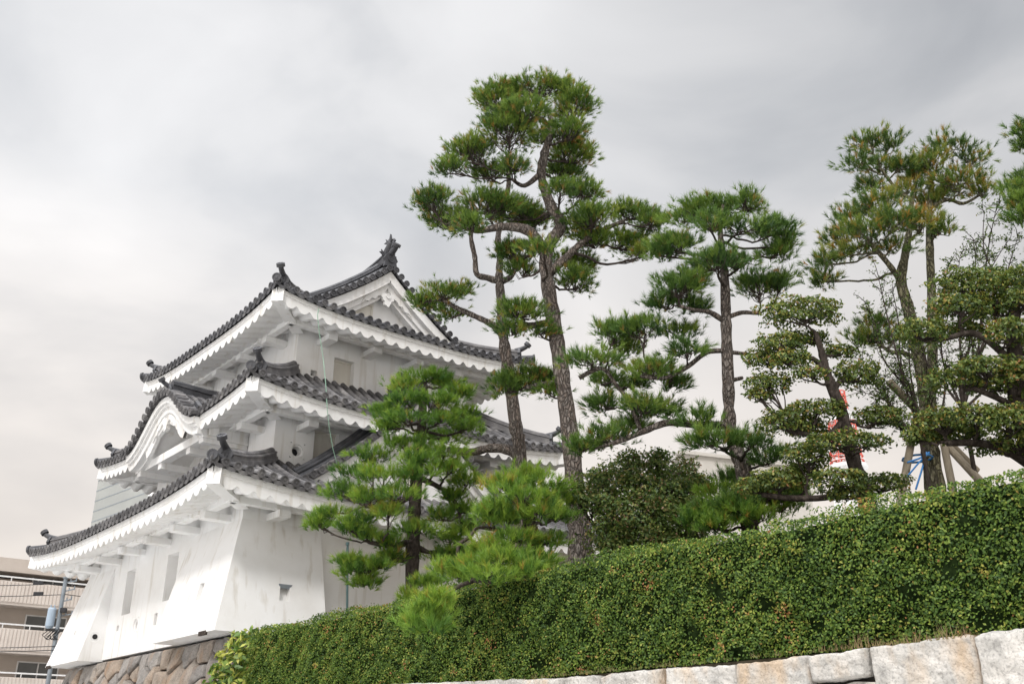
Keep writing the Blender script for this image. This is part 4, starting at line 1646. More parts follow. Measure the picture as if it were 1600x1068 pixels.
def pad_size(c, rx, seen):
    """depth and height of a pad whose outline, seen from below, measures `seen` half-height"""
    d = c - EYE
    se = d[2] / np.linalg.norm(d); ce = math.sqrt(1 - se * se)
    ry = min(.9 * rx, 1.2 * seen)
    rz = math.sqrt(max(seen ** 2 - (ry * se) ** 2, (.45 * seen) ** 2)) / ce
    return rx, (ry, rz)


def pine(name, label, Y, trunk, pads, mat, shrink=1.0, fat=1.0, bark=BARK, extra=(), base_z=2.55, nl=.105, dens=1.0, group=None, cat='pine tree', brown=.10, tone=(0.15, .75), twig=True, width=.0085, per=24, sparse=1.0):
    """trunk: [(px,py,r_px,dY)], pads: [(px,py,rx,ry[,dY])], pixel bearings from the photo at Y metres ahead"""
    b0 = at(trunk[0][0], trunk[0][1], Y + trunk[0][3])
    root = empty(name, (b0[0], b0[1], base_z))
    tag(root, label, cat, group)
    off = np.array([b0[0], b0[1], base_z])
    tp = [at(x, y, Y + d) for x, y, r, d in trunk]
    tr = [r * mpp(x, y, Y + d) for x, y, r, d in trunk]
    full = [np.array([tp[0][0], tp[0][1], base_z])] + tp if tp[0][2] > base_z + .15 else tp
    fr = ([tr[0] * 1.15] + tr) if len(full) > len(tp) else tr
    path, rr = smooth_path(full, fr, 6)
    # bark bosses
    rr = [r * (1 + .07 * math.sin(i * 2.3) + .05 * rng.normal()) for i, r in enumerate(rr)]
    m = MB()
    m.tube([p - off for p in path], rr, 14)
    m.build('trunk', bark, root, smooth=True)
    for e in extra:
        ep = [at(x, y, Y + d) for x, y, r, d in e]
        er = [r * mpp(x, y, Y + d) for x, y, r, d in e]
        q, r_ = smooth_path(ep, er, 5)
        r_ = [r * (1 + .06 * rng.normal()) for r in r_]
        m = MB(); m.tube([p - off for p in q], r_, 9)
        m.build('branch', bark, root, smooth=True)
    allp = list(path)
    allr = list(rr)
    for e in extra:
        ep = [at(x, y, Y + d) for x, y, r, d in e]
        er = [r * mpp(x, y, Y + d) for x, y, r, d in e]
        q, r_ = smooth_path(ep, er, 5)
        allp += q; allr += r_
    allp = np.array(allp)
    for pi_, pd in enumerate(pads):
        x, y, rxp, ryp = pd[:4]
        dY = pd[4] if len(pd) > 4 else rng.uniform(-.9, .9)
        c = at(x, y, Y + dY)
        s = mpp(x, y, Y + dY)
        mg = (nl * .75 + .05) * shrink       # room for the needles outside the shoot tips
        rx, rz = pad_size(c, max(.10, rxp * s - mg), max(.07, ryp * s * fat - mg * .95))
        ry, rz = rz
        area = PI * (rx * ry) * 1.25 + 2 * PI * math.sqrt(rx * ry) * rz * .6
        ncl = int(np.clip(area / .030, 8, 80))
        cl = pad_clumps(rx, ry, rz, ncl)
        # limb to this pad from the nearest sensible wood
        rt = c + np.array([0, 0, -.55 * rz])
        dv = allp - rt
        cost = np.linalg.norm(dv, axis=1) + np.maximum(0, dv[:, 2]) * 1.6
        j = int(np.argmin(cost))
        a = allp[j]
        ln = np.linalg.norm(rt - a)
        mid = a + (rt - a) * .5 + np.array([0, 0, -.06 * ln]) + rng.normal(size=3) * .05 * ln
        m = MB()
        r0 = min(allr[j] * .5, .012 + .016 * ln + .008)
        bp, br = smooth_path([a, a + (mid - a) * .5 + rng.normal(size=3) * .04 * ln, mid, rt], [max(r0, .016), max(r0 * .85, .015), max(r0 * .7, .014), .014], 4, wob=.008)
        m.tube([p - off for p in bp], br, 7)
        if twig:
            for q in cl:
                e = c + q * .92
                st = bp[-1 - int(rng.integers(0, 4))]
                k1 = st + (e - st) * .5 + np.array([0, 0, -.10 * np.linalg.norm(e - st)]) + rng.normal(size=3) * .03
                m.tube([st - off, st + (k1 - st) * .6 + rng.normal(size=3) * .02 - off, k1 - off, e - off], [.010, .008, .007, .005], 4, cap=False)
        m.build('branch', bark if bark is not BARK else BARK_D, root)
        # tufts
        P, D, T = [], [], []
        ptone = rng.uniform(-.10, .10)
        for q in cl:
            ctone = tone[0] + (tone[1] - tone[0]) * rng.beta(.9, .9) + ptone
            nt_ = max(3, int(13 * dens))
            out = unit(q / np.array([rx, ry, rz]) ** 1.5)
            cr = .105
            g = rng.normal(size=(nt_, 3)) * np.array([cr, cr, min(cr * .5, .4 * rz + .02)])
            pos = c + q + g
            d_ = unit(out * .55 + np.array([0, 0, .72]) + g / cr * .28 + rng.normal(size=(nt_, 3)) * .25)
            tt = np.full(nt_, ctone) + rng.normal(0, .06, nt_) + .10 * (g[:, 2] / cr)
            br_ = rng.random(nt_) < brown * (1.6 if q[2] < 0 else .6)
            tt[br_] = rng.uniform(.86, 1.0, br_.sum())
            P.append(pos); D.append(d_); T.append(tt)
        P = np.concatenate(P) - off; D = np.concatenate(D); T = np.clip(np.concatenate(T), 0, 1)
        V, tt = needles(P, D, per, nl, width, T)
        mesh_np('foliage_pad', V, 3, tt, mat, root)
    return root


def leaf_pads(root, off, Y, pads, mat, L=.054, Wd=.030, dens=3000, low=-.65, name='foliage_pad', bump=.11, wood=None, allp=None, allr=None, bark=BARK_D, tone=(.12, .88), hot=.05, ragged=.05):
    for pd in pads:
        x, y, rxp, ryp = pd[:4]
        dY = pd[4] if len(pd) > 4 else rng.uniform(-.5, .5)
        c = at(x, y, Y + dY)
        s = mpp(x, y, Y + dY)
        rx, rz = pad_size(c, rxp * s, ryp * s * (1.08 if name == 'foliage_pad' else 1.0))
        ry, rz = rz
        if allp is not None:
            rt = c + np.array([0, 0, -.5 * rz])
            dv = allp - rt
            cost = np.linalg.norm(dv, axis=1) + np.maximum(0, dv[:, 2]) * 1.2
            j = int(np.argmin(cost)); a = allp[j]; ln = np.linalg.norm(rt - a)
            mid = a + (rt - a) * .5 + np.array([0, 0, -.10 * ln]) + rng.normal(size=3) * .05 * ln
            r0 = min(allr[j] * .55, .014 + .018 * ln)
            bp, br = smooth_path([a, a + (mid - a) * .5 + rng.normal(size=3) * .04 * ln, mid, rt], [max(r0, .02), max(r0 * .85, .018), max(r0 * .7, .016), .014], 4, wob=.008)
            m = MB(); m.tube([p - off for p in bp], br, 7)
            for q in range(int(8 + 10 * rx)):
                v = rng.normal(size=3); v /= np.linalg.norm(v); v[2] = abs(v[2]) * .6 - .15
                e = c + v * np.array([rx, ry, rz]) * .9
                st = bp[-1 - int(rng.integers(0, 5))]
                k1 = st + (e - st) * .5 + rng.normal(size=3) * .03
                m.tube([st - off, k1 - off, e - off], [.012, .009, .005], 4, cap=False)
            m.build('branch', bark, root)
        area = PI * rx * ry * 1.3 + 2 * PI * math.sqrt(rx * ry) * rz
        n = int(area * dens)
        v = unit(rng.normal(size=(n * 2, 3)))
        keep = (v[:, 2] > low) & ((v[:, 2] > -.1) | (rng.random(len(v)) < .62))
        v = v[keep][:n]
        ph = rng.uniform(0, 9, 6)
        # lumpy outline
        lump = 1 + bump * 2 * (np.sin(v[:, 0] * 5 + ph[0]) * np.sin(v[:, 1] * 5 + ph[1]) + .7 * np.sin(v[:, 2] * 7 + ph[2] + v[:, 0] * 6) + .5 * np.sin(v[:, 0] * 13 + ph[3]) * np.sin(v[:, 1] * 11 + ph[4]))
        rho = lump * np.where(rng.random(len(v)) < .72, rng.uniform(.90, 1.03, len(v)), rng.uniform(.55, .95, len(v)))
        stray = rng.random(len(v)) < ragged
        rho = np.where(stray, rho * rng.uniform(1.03, 1.18 + ragged, len(v)), rho)
        flatv = v.copy(); flatv[:, 2] = np.sign(v[:, 2]) * np.abs(v[:, 2]) ** .75
        P = c + flatv * np.array([rx, ry, rz]) * rho[:, None]
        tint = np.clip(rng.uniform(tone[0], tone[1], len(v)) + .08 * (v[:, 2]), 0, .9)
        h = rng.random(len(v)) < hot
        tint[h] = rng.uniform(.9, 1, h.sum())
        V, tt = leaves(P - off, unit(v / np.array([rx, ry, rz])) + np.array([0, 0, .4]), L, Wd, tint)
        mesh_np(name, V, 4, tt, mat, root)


def topiary(name, label, Y, trunk, pads, extra=(), mat=LEAF, bark=BARK_D, base_z=2.55, cat='topiary tree', **kw):
    b0 = at(trunk[0][0], trunk[0][1], Y + trunk[0][3])
    root = empty(name, (b0[0], b0[1], base_z))
    tag(root, label, cat)
    off = np.array([b0[0], b0[1], base_z])
    tp = [at(x, y, Y + d) for x, y, r, d in trunk]
    tr = [r * mpp(x, y, Y + d) for x, y, r, d in trunk]
    full = [np.array([tp[0][0], tp[0][1], base_z])] + tp
    path, rr = smooth_path(full, [tr[0] * 1.15] + tr, 6)
    rr = [r * (1 + .08 * rng.normal()) for r in rr]
    m = MB(); m.tube([p - off for p in path], rr, 12); m.build('trunk', bark, root, smooth=True)
    allp, allr = list(path), list(rr)
    for e in extra:
        q, r_ = smooth_path([at(x, y, Y + d) for x, y, r, d in e], [r * mpp(x, y, Y + d) for x, y, r, d in e], 5)
        m = MB(); m.tube([p - off for p in q], r_, 9); m.build('branch', bark, root, smooth=True)
        allp += q; allr += r_
    leaf_pads(root, off, Y, pads, mat, allp=np.array(allp), allr=allr, bark=bark, **kw)
    return root


# ------------------------------------------------------------------ the pines
pine('tall_pine', 'tallest pine, thick leaning trunk with an S-bend below its domed crown', 16.6,
     [(907, 862, 17.6, 0), (900, 790, 15.2, 0), (893, 700, 14.0, 0), (880, 600, 12.4, 0), (866, 505, 11.2, 0), (853, 420, 10.4, 0), (858, 382, 10.0, 0), (876, 352, 8.8, .1), (860, 320, 8.0, .15), (846, 275, 7.2, .1), (851, 240, 6.4, 0), (861, 205, 5.2, -.1), (858, 178, 3.6, -.1), (845, 160, 2.4, 0)],
     [(842, 138, 66, 19, .2), (776, 162, 36, 32, .3), (816, 176, 42, 22, -.8), (795, 206, 46, 26, -.5), (895, 172, 32, 32, .2), (888, 208, 36, 22, -.3), (845, 218, 20, 16, .5),
      (736, 240, 42, 24, .1), (704, 266, 26, 14, -.2), (765, 270, 34, 17, .4), (802, 258, 24, 15, -.5), (893, 244, 34, 24, .3), (880, 272, 32, 18, .6), (912, 300, 36, 18, 0), (876, 296, 24, 14, -.5),
      (678, 318, 30, 22, -.3), (702, 346, 40, 22, .3), (760, 322, 56, 22, -.3), (806, 334, 44, 22, .4), (738, 352, 30, 16, -.8), (830, 350, 30, 18, .8),
      (926, 342, 44, 20, -.2), (900, 358, 30, 18, .5), (930, 380, 32, 18, .3), (850, 392, 26, 14, -.9), (806, 398, 36, 20, .6), (892, 412, 34, 18, .7), (900, 442, 30, 20, .2), (815, 425, 26, 14, .5),
      (985, 336, 40, 17, .4), (1018, 350, 26, 18, .2), (978, 382, 32, 20, .6), (1004, 396, 20, 14, .3),
      (818, 488, 50, 18, -.5), (842, 516, 26, 13, -.2), (800, 518, 26, 14, -.4), (825, 596, 46, 22, .5), (790, 606, 26, 18, .4), (860, 610, 20, 16, .2)],
     NEEDLE, nl=.115, shrink=.3, fat=1.15, extra=[[(851, 395, 10, 0), (828, 362, 8, -.2), (790, 354, 6.5, -.3), (745, 360, 5, -.4), (715, 350, 3.5, -.4)],
                    [(860, 425, 8, 0), (885, 402, 6, .1), (908, 380, 5, .1), (935, 362, 4, .2), (975, 345, 3, .3)],
                    [(862, 200, 5, 0), (840, 184, 4, -.3), (820, 194, 3, -.4)],
                    [(852, 505, 6, 0), (830, 508, 5, -.2), (808, 502, 3, -.4)],
                    [(878, 598, 6, 0), (850, 600, 4.5, .2), (820, 606, 3.5, .3)],
                    [(846, 270, 5, .1), (820, 290, 3.5, .1), (800, 280, 2.5, 0)]], brown=.10, tone=(.15, .68))
pine('forked_pine', 'slender pine with a three-way fork, trunk crossing the tower roof corner', 18.2,
     [(812, 728, 11.0, 0), (806, 668, 10.1, 0), (797, 598, 9.2, 0), (787, 530, 8.7, 0), (783, 470, 7.4, 0), (780, 436, 6.4, 0), (781, 400, 5.1, .1), (778, 372, 4.6, .2), (786, 330, 4.1, .3), (795, 285, 3.7, .3), (790, 245, 2.8, .3)],
     [(690, 458, 38, 16, -.3), (716, 452, 22, 14, .2), (680, 480, 30, 14, .2), (706, 492, 24, 12, .1), (660, 470, 18, 12, -.1)],
     NEEDLE, shrink=.35, extra=[[(780, 440, 5.5, 0), (762, 434, 5, 0), (745, 428, 4.5, 0), (742, 402, 4, 0), (736, 372, 3.5, 0), (738, 348, 3, 0), (745, 325, 2, 0)],
                    [(784, 440, 5, 0), (800, 430, 4.5, .1), (804, 410, 4, .1), (796, 386, 3.5, .1)],
                    [(786, 520, 6, 0), (768, 506, 5, -.1), (738, 492, 4.5, -.1), (708, 478, 3.5, -.2), (690, 466, 3, -.2)],
                    [(810, 712, 9, 0), (792, 702, 8, .1), (765, 700, 7, .2), (735, 706, 6, .3), (700, 702, 5, .4)]], brown=.12)
pine('upright_pine', 'straight trunked pine with tiered whorls of deep green needles over the round bush', 14.6,
     [(1166, 765, 13.6, 0), (1154, 712, 12.0, 0), (1141, 668, 10.0, 0), (1138, 600, 9.2, 0), (1135, 520, 8.4, 0), (1133, 450, 7.2, 0), (1130, 405, 6.0, 0), (1126, 372, 4.8, 0), (1126, 342, 3.2, 0), (1130, 320, 2.0, 0)],
     [(1168, 320, 32, 18, 0), (1104, 326, 44, 20, .3), (1070, 340, 26, 16, .3), (1109, 352, 30, 18, -.6), (1160, 356, 46, 15, -.4), (1208, 360, 34, 18, .1), (1224, 380, 20, 14, .2), (1054, 384, 36, 19, .1), (1034, 396, 18, 12, .2),
      (1121, 408, 44, 17, -.7), (1160, 412, 30, 13, -.3), (1212, 398, 26, 13, .3), (1094, 424, 26, 12, .4), (1060, 450, 42, 24, -.3), (1040, 475, 28, 18, .1), (1080, 480, 26, 14, .2), (1186, 448, 46, 18, .4), (1220, 440, 18, 12, .5),
      (1008, 516, 46, 16, -.2), (1056, 520, 26, 14, .3), (1074, 546, 30, 15, -.4), (1018, 580, 42, 19, -.3), (1046, 600, 30, 14, .2), (960, 522, 38, 18, .1), (924, 562, 44, 16, -.3), (975, 545, 26, 13, .4), (940, 596, 32, 14, .3), (990, 600, 26, 12, .5),
      (948, 632, 32, 16, .2), (1004, 636, 38, 17, -.3), (1040, 642, 30, 15, .2), (1085, 656, 42, 14, -.4), (948, 682, 44, 15, -.2), (912, 698, 26, 11, -.1), (988, 664, 28, 12, .1),
      (1120, 688, 52, 18, -.8), (1170, 690, 36, 16, -.7), (1200, 716, 32, 18, -.2), (1140, 752, 34, 12, .5), (1200, 770, 40, 20, -.6), (1150, 790, 36, 16, -.7), (1110, 800, 28, 16, -.4)],
     NEEDLE_C, extra=[[(1136, 505, 5, 0), (1110, 488, 4, -.1), (1085, 484, 3, -.2), (1062, 478, 2.5, -.2)],
                      [(1138, 495, 4, 0), (1160, 488, 3.5, .1), (1186, 490, 2.5, .2)],
                      [(1137, 548, 5, 0), (1105, 550, 4, -.1), (1075, 572, 3.5, -.2), (1040, 590, 3, -.3), (1000, 588, 2.5, -.3)],
                      [(1140, 550, 3.5, 0), (1170, 553, 2.5, .1)],
                      [(1140, 664, 7, 0), (1095, 664, 6.5, -.1), (1045, 660, 6, -.2), (1005, 674, 5, -.2), (965, 690, 4, -.2), (930, 700, 2.5, -.2)],
                      [(1000, 670, 4, -.2), (985, 630, 3.5, -.1), (962, 600, 3, 0), (940, 575, 3, -.1), (905, 590, 4, 0)],
                      [(1138, 595, 4, 0), (1160, 590, 3, .1)]], brown=.05, shrink=.35, fat=1.15, nl=.13, tone=(.15, .72), dens=1.0)
pine('browning_pine', 'lean two-stemmed pine with thin browning needles held by log props', 13.6,
     [(1461, 760, 14.6, 0), (1452, 680, 12.9, 0), (1448, 630, 11.6, 0), (1438, 567, 10.3, 0), (1420, 485, 9.0, 0), (1408, 440, 8.2, 0), (1414, 400, 6.5, 0), (1420, 365, 5.2, .1), (1424, 320, 3.9, .2), (1432, 280, 2.6, .2)],
     [(1352, 224, 30, 14, .1), (1388, 226, 26, 14, .2), (1340, 256, 26, 16, .0), (1376, 262, 28, 14, .3), (1360, 288, 22, 10, .2), (1480, 228, 38, 16, .2), (1512, 246, 26, 16, .3), (1450, 250, 26, 14, .1), (1500, 282, 42, 18, .1), (1534, 300, 20, 18, .2), (1440, 280, 30, 16, .4), (1468, 300, 30, 14, .5),
      (1376, 318, 40, 18, -.4), (1334, 340, 30, 18, 0), (1310, 372, 28, 18, .1), (1354, 364, 38, 20, -.6), (1398, 350, 36, 20, -.7), (1442, 346, 34, 20, -.4), (1468, 360, 26, 16, .1), (1390, 384, 30, 13, -.3), (1330, 394, 28, 14, -.2), (1290, 408, 22, 16, .1), (1284, 436, 16, 12, .2),
      (1430, 264, 22, 12, .3), (1412, 298, 28, 14, .2), (1452, 318, 26, 14, .4), (1405, 262, 18, 10, .1), (1365, 505, 26, 14, .3), (1395, 528, 26, 14, .3), (1350, 530, 16, 10, .2)],
     NEEDLE_D, bark=BARK_Y, extra=[[(1452, 640, 10, .1), (1457, 560, 8, .2), (1456, 470, 7, .3), (1453, 390, 6, .3), (1452, 330, 4, .3), (1456, 280, 3, .3)],
                                  [(1409, 442, 5, 0), (1394, 420, 4.5, -.2), (1378, 400, 4, -.3), (1360, 380, 3, -.4)],
                                  [(1452, 325, 3.5, .3), (1480, 312, 3, .3), (1505, 318, 2.5, .3), (1530, 305, 2, .2)],
                                  [(1424, 310, 3, .2), (1405, 300, 2.5, .2), (1390, 282, 2.5, .2), (1375, 262, 2, .2)],
                                  [(1438, 565, 4.5, 0), (1415, 552, 3.5, .1), (1390, 548, 3, .2), (1362, 528, 2, .2)]], brown=.10, dens=.85, tone=(.1, .8), nl=.11, shrink=.3, fat=1.05)
pine('edge_pine', 'pine reaching in at the right edge, only its branch tips showing', 12.5,
     [(1700, 760, 16, 0), (1690, 600, 13, 0), (1680, 420, 11, 0), (1675, 300, 8, 0), (1668, 200, 5, 0), (1660, 130, 3, 0)],
     [(1604, 204, 24, 18, 0), (1640, 180, 36, 20, .2), (1596, 316, 26, 22, 0), (1636, 300, 34, 22, .2), (1602, 282, 20, 16, .3), (1690, 150, 40, 22, .1), (1640, 400, 30, 18, .2), (1740, 190, 50, 22, 0), (1740, 110, 40, 22, -.4), (1750, 300, 55, 22, .2), (1710, 380, 40, 20, -.6), (1760, 440, 50, 20, .1), (1612, 222, 26, 16, .2), (1588, 296, 20, 16, .1), (1598, 338, 26, 16, -.1), (1614, 318, 30, 18, .2)],
     NEEDLE_C, extra=[[(1672, 250, 5, 0), (1635, 222, 4, 0), (1605, 212, 2.5, 0)], [(1677, 350, 5, 0), (1640, 330, 4, 0), (1600, 326, 2.5, 0)]], brown=.05)
pine('layered_pine', 'bushy bright green pine in broad tiers, in front of the tower wall', 18.2,
     [(643, 915, 11, 0), (645, 850, 10.5, 0), (648, 790, 10, 0), (652, 735, 9, .1), (658, 680, 8, .1), (660, 640, 6.5, .1), (664, 605, 4, .1)],
     [(666, 590, 42, 17, .2), (632, 604, 30, 16, .1), (700, 600, 24, 14, .3), (636, 624, 38, 15, -.5), (676, 628, 40, 18, -.4), (716, 614, 26, 13, .1), (602, 644, 26, 17, -.2), (640, 654, 48, 14, -.7), (690, 654, 36, 16, -.3), (726, 648, 26, 16, .4), (728, 668, 28, 15, .3), (702, 684, 36, 16, .5), (606, 668, 22, 12, .2),
      (630, 694, 52, 16, -.5), (584, 712, 40, 18, -.3), (640, 716, 44, 17, -1.1), (694, 706, 42, 18, -.5), (560, 738, 40, 17, -.2), (600, 744, 50, 17, -1.1), (650, 740, 40, 17, -1.2), (700, 734, 40, 20, -.4), (730, 752, 30, 20, 0),
      (538, 770, 40, 18, -.2), (578, 778, 44, 18, -.9), (626, 772, 40, 16, -1.2), (520, 800, 34, 15, -.1), (560, 812, 36, 15, -.6), (497, 818, 20, 10, 0), (606, 800, 30, 13, -.9), (700, 775, 34, 18, .2), (724, 796, 26, 16, .3), (690, 806, 34, 18, .4),
      (580, 836, 30, 14, -.3), (548, 826, 24, 11, -.5), (652, 828, 36, 15, -.7), (604, 846, 20, 10, -.2), (706, 838, 34, 20, .2), (734, 826, 26, 18, .4), (690, 868, 36, 17, .2), (724, 866, 24, 15, .3),
      (560, 892, 34, 15, -.2), (590, 882, 26, 13, -.3), (546, 878, 18, 12, -.3), (572, 910, 24, 11, -.1), (612, 868, 18, 10, -.1), (670, 912, 36, 12, -.8), (650, 935, 30, 10, -1.0)],
     NEEDLE_B, bark=BARK_D, extra=[[(646, 842, 5, 0), (620, 852, 4.5, -.1), (595, 850, 4, -.2), (575, 846, 3, -.2)], [(645, 880, 5, 0), (622, 874, 4, -.1), (600, 882, 3.5, -.2), (578, 892, 2.5, -.2)],
                                  [(650, 770, 5, 0), (610, 790, 4, -.2), (570, 790, 3.5, -.3)], [(652, 745, 5, 0), (685, 760, 4, .1), (712, 785, 3, .2), (722, 820, 2.5, .3)], [(646, 850, 5, 0), (670, 862, 4, .1), (700, 860, 3, .2)]],
     brown=.015, tone=(.12, .72), dens=1.0, nl=.135, shrink=.7)
pine('low_pine', 'low bright yellow-green pine leaning over the hedge top', 14.8,
     [(850, 905, 12, 0), (842, 868, 11.5, 0), (830, 830, 11.5, 0), (824, 800, 10, 0), (822, 775, 7, 0)],
     [(824, 742, 46, 15, .1), (786, 758, 46, 17, -.3), (848, 758, 44, 18, 0), (818, 776, 58, 18, -.7), (776, 792, 36, 17, -.4), (866, 782, 26, 18, .2), (836, 800, 46, 15, -.6), (762, 806, 24, 12, -.3), (794, 812, 30, 12, -.3), (868, 806, 18, 12, 0),
      (800, 842, 44, 14, -.5), (852, 846, 32, 13, -.2), (768, 856, 34, 14, -.6), (790, 876, 52, 16, -1.1), (744, 882, 36, 15, -.8), (838, 876, 34, 15, -.8), (720, 898, 24, 12, -.7), (766, 900, 44, 15, -1.3), (816, 894, 34, 13, -1.2), (700, 890, 18, 9, -.6),
      (668, 958, 36, 18, -2.2), (684, 942, 24, 12, -2.1), (650, 974, 22, 11, -2.2), (676, 980, 24, 10, -2.3)],
     NEEDLE_B, bark=BARK_D, extra=[[(838, 868, 5, 0), (790, 890, 4, -.6), (745, 905, 3.5, -1.1), (712, 918, 3, -1.5), (690, 936, 2.5, -1.9)], [(715, 870, 3, -.2), (718, 850, 3, -.2), (735, 838, 3, -.1), (748, 824, 2.5, 0), (790, 830, 4, 0), (828, 836, 5, 0)]],
     brown=.04, tone=(.2, .80), dens=1.05, nl=.13, shrink=.75)

pine('young_pine', 'small young pine filling the gap over the hedge, right of the round bush', 14.2,
     [(1172, 836, 6, 0), (1168, 812, 5, 0), (1172, 786, 4, 0)],
     [(1196, 772, 44, 18, .1), (1150, 794, 44, 17, -.2), (1112, 800, 34, 17, .1), (1222, 792, 34, 17, .2), (1084, 812, 26, 14, -.1), (1182, 808, 44, 15, -.4), (1130, 768, 36, 13, .3), (1120, 822, 30, 13, -.3), (1235, 770, 22, 13, .2)],
     NEEDLE_B, bark=BARK_D, shrink=.4, nl=.12, brown=.04, tone=(.1, .72))

# ------------------------------------------------------------------ topiary and shrubs
topiary('cloud_topiary', 'cloud-pruned evergreen with a leaning trunk before the red and white mast', 12.6,
        [(1356, 790, 13, 0), (1336, 728, 11.5, 0), (1320, 660, 10, 0), (1303, 612, 8.5, 0), (1292, 582, 7, 0), (1285, 555, 5.5, 0), (1275, 520, 4, 0)],
        [(1252, 490, 60, 23, 0), (1222, 536, 38, 14, -.1), (1262, 530, 34, 12, .3), (1200, 562, 36, 16, .1), (1236, 562, 30, 14, -.2), (1265, 584, 28, 10, -.3), (1312, 550, 26, 11, .1), (1340, 586, 34, 19, 0), (1200, 600, 34, 15, 0), (1186, 618, 20, 9, 0),
         (1275, 640, 42, 14, -.1), (1228, 662, 40, 19, 0), (1262, 668, 30, 14, .2), (1374, 652, 36, 15, .1), (1325, 690, 62, 15, -.4), (1262, 712, 34, 19, -.1), (1218, 752, 46, 18, 0), (1180, 760, 26, 14, .1), (1312, 750, 42, 17, -.5), (1386, 756, 32, 15, 0), (1256, 740, 30, 14, .2), (1330, 772, 36, 12, -.4)],
        extra=[[(1302, 612, 5, 0), (1312, 596, 4.5, 0), (1330, 592, 3.5, 0)], [(1294, 590, 5, 0), (1270, 560, 4, 0), (1225, 560, 3.5, 0)], [(1345, 755, 6, 0), (1300, 775, 5, -.2), (1240, 778, 5, 0), (1190, 772, 4, .1)], [(1318, 655, 5, 0), (1290, 682, 4.5, -.1), (1250, 676, 4, 0)]])
topiary('cloud_topiary', 'wide cloud-pruned evergreen at the right edge with heavy layered pads', 11.2,
        [(1640, 770, 18, 0), (1612, 700, 16, 0), (1590, 630, 14, 0), (1586, 560, 12, 0), (1584, 500, 10, 0), (1590, 450, 7, 0)],
        [(1516, 446, 52, 24, 0), (1500, 480, 46, 18, -.1), (1545, 482, 36, 18, .2), (1590, 440, 36, 22, .1), (1438, 520, 36, 18, -.1), (1510, 518, 34, 14, .2), (1580, 520, 34, 20, -.3), (1545, 575, 52, 16, -.3), (1494, 594, 50, 16, -.1), (1596, 586, 36, 18, -.3), (1552, 604, 40, 14, .2), (1600, 470, 30, 18, -.2),
         (1470, 660, 44, 20, -.1), (1526, 654, 46, 19, -.3), (1580, 660, 44, 22, -.5), (1436, 684, 26, 13, 0), (1500, 680, 40, 14, .1), (1600, 690, 40, 18, -.3), (1560, 700, 40, 12, .2), (1610, 620, 36, 16, 0), (1620, 540, 34, 20, .1)],
        extra=[[(1588, 580, 6, 0), (1560, 545, 6, 0), (1520, 520, 5, 0), (1480, 528, 4, 0), (1450, 530, 3, 0)], [(1605, 722, 9, 0), (1570, 702, 7, -.1), (1530, 692, 6, -.1), (1480, 692, 5, -.1)], [(1590, 640, 7, 0), (1560, 622, 5, -.1), (1520, 606, 4, -.1)]])


def bush(name, label, Y, pads, mat, stems, **kw):
    b0 = at(*stems[0][0][:2], Y)
    root = empty(name, (b0[0], b0[1], 2.55))
    tag(root, label, 'bush')
    off = np.array([b0[0], b0[1], 2.55])
    ap, ar = [], []
    m = MB()
    for s in stems:
        pts = [at(x, y, Y + d) for x, y, r, d in s]
        g0 = pts[0].copy(); g0[2] = 2.55
        q, r_ = smooth_path([g0] + pts, [s[0][2] * .012] + [x[2] * .012 for x in s], 5, wob=.01)
        m.tube([p - off for p in q], r_, 7)
        ap += q; ar += r_
    m.build('stem', BARK_D, root)
    leaf_pads(root, off, Y, pads, mat, allp=np.array(ap), allr=ar, name='foliage', ragged=.10, **kw)


bush('evergreen_bush', 'rounded dark evergreen bush between the two tall pine trunks', 15.4,
     [(1010, 742, 54, 30, .2), (962, 766, 56, 34, -.1), (1046, 776, 50, 36, 0), (924, 788, 40, 22, -.3), (990, 806, 62, 38, -.4), (1056, 820, 44, 34, -.1), (978, 838, 50, 34, -.2), (1014, 852, 56, 30, -.3), (966, 864, 36, 24, -.3), (1074, 768, 34, 30, .3), (1080, 830, 30, 24, .2), (1028, 718, 18, 16, .1), (984, 720, 18, 16, -.1), (1078, 738, 14, 20, .2), (936, 746, 18, 15, 0), (1096, 756, 14, 16, .1), (900, 770, 20, 16, -.2)],
     LEAF_B, [[(985, 900, 5, 0), (985, 850, 4, 0), (975, 800, 3, 0), (990, 760, 2, 0)], [(1005, 900, 5, 0), (1025, 850, 4, 0), (1040, 800, 3, 0), (1035, 765, 2, 0)], [(960, 900, 4, 0), (945, 850, 3, -.1), (925, 815, 2, -.1)]], L=.062, Wd=.032, dens=1900, low=-.8, bump=.16, tone=(.15, .9), hot=.06)
bush('evergreen_bush', 'yellow-edged leafy shrub at the left end of the hedge', 20.3,
     [(392, 1010, 34, 24, 0), (368, 1036, 30, 24, -.1), (410, 1046, 34, 26, .1), (352, 1058, 26, 20, 0), (384, 1075, 40, 24, -.1), (428, 1000, 22, 20, .3), (345, 1085, 24, 20, 0)],
     LEAF_Y, [[(390, 1100, 4, 0), (390, 1060, 3, 0), (392, 1020, 2, 0)], [(370, 1100, 4, 0), (360, 1065, 3, 0)]], L=.20, Wd=.075, dens=200, low=-.9, bump=.10, tone=(.15, .95), hot=.12)


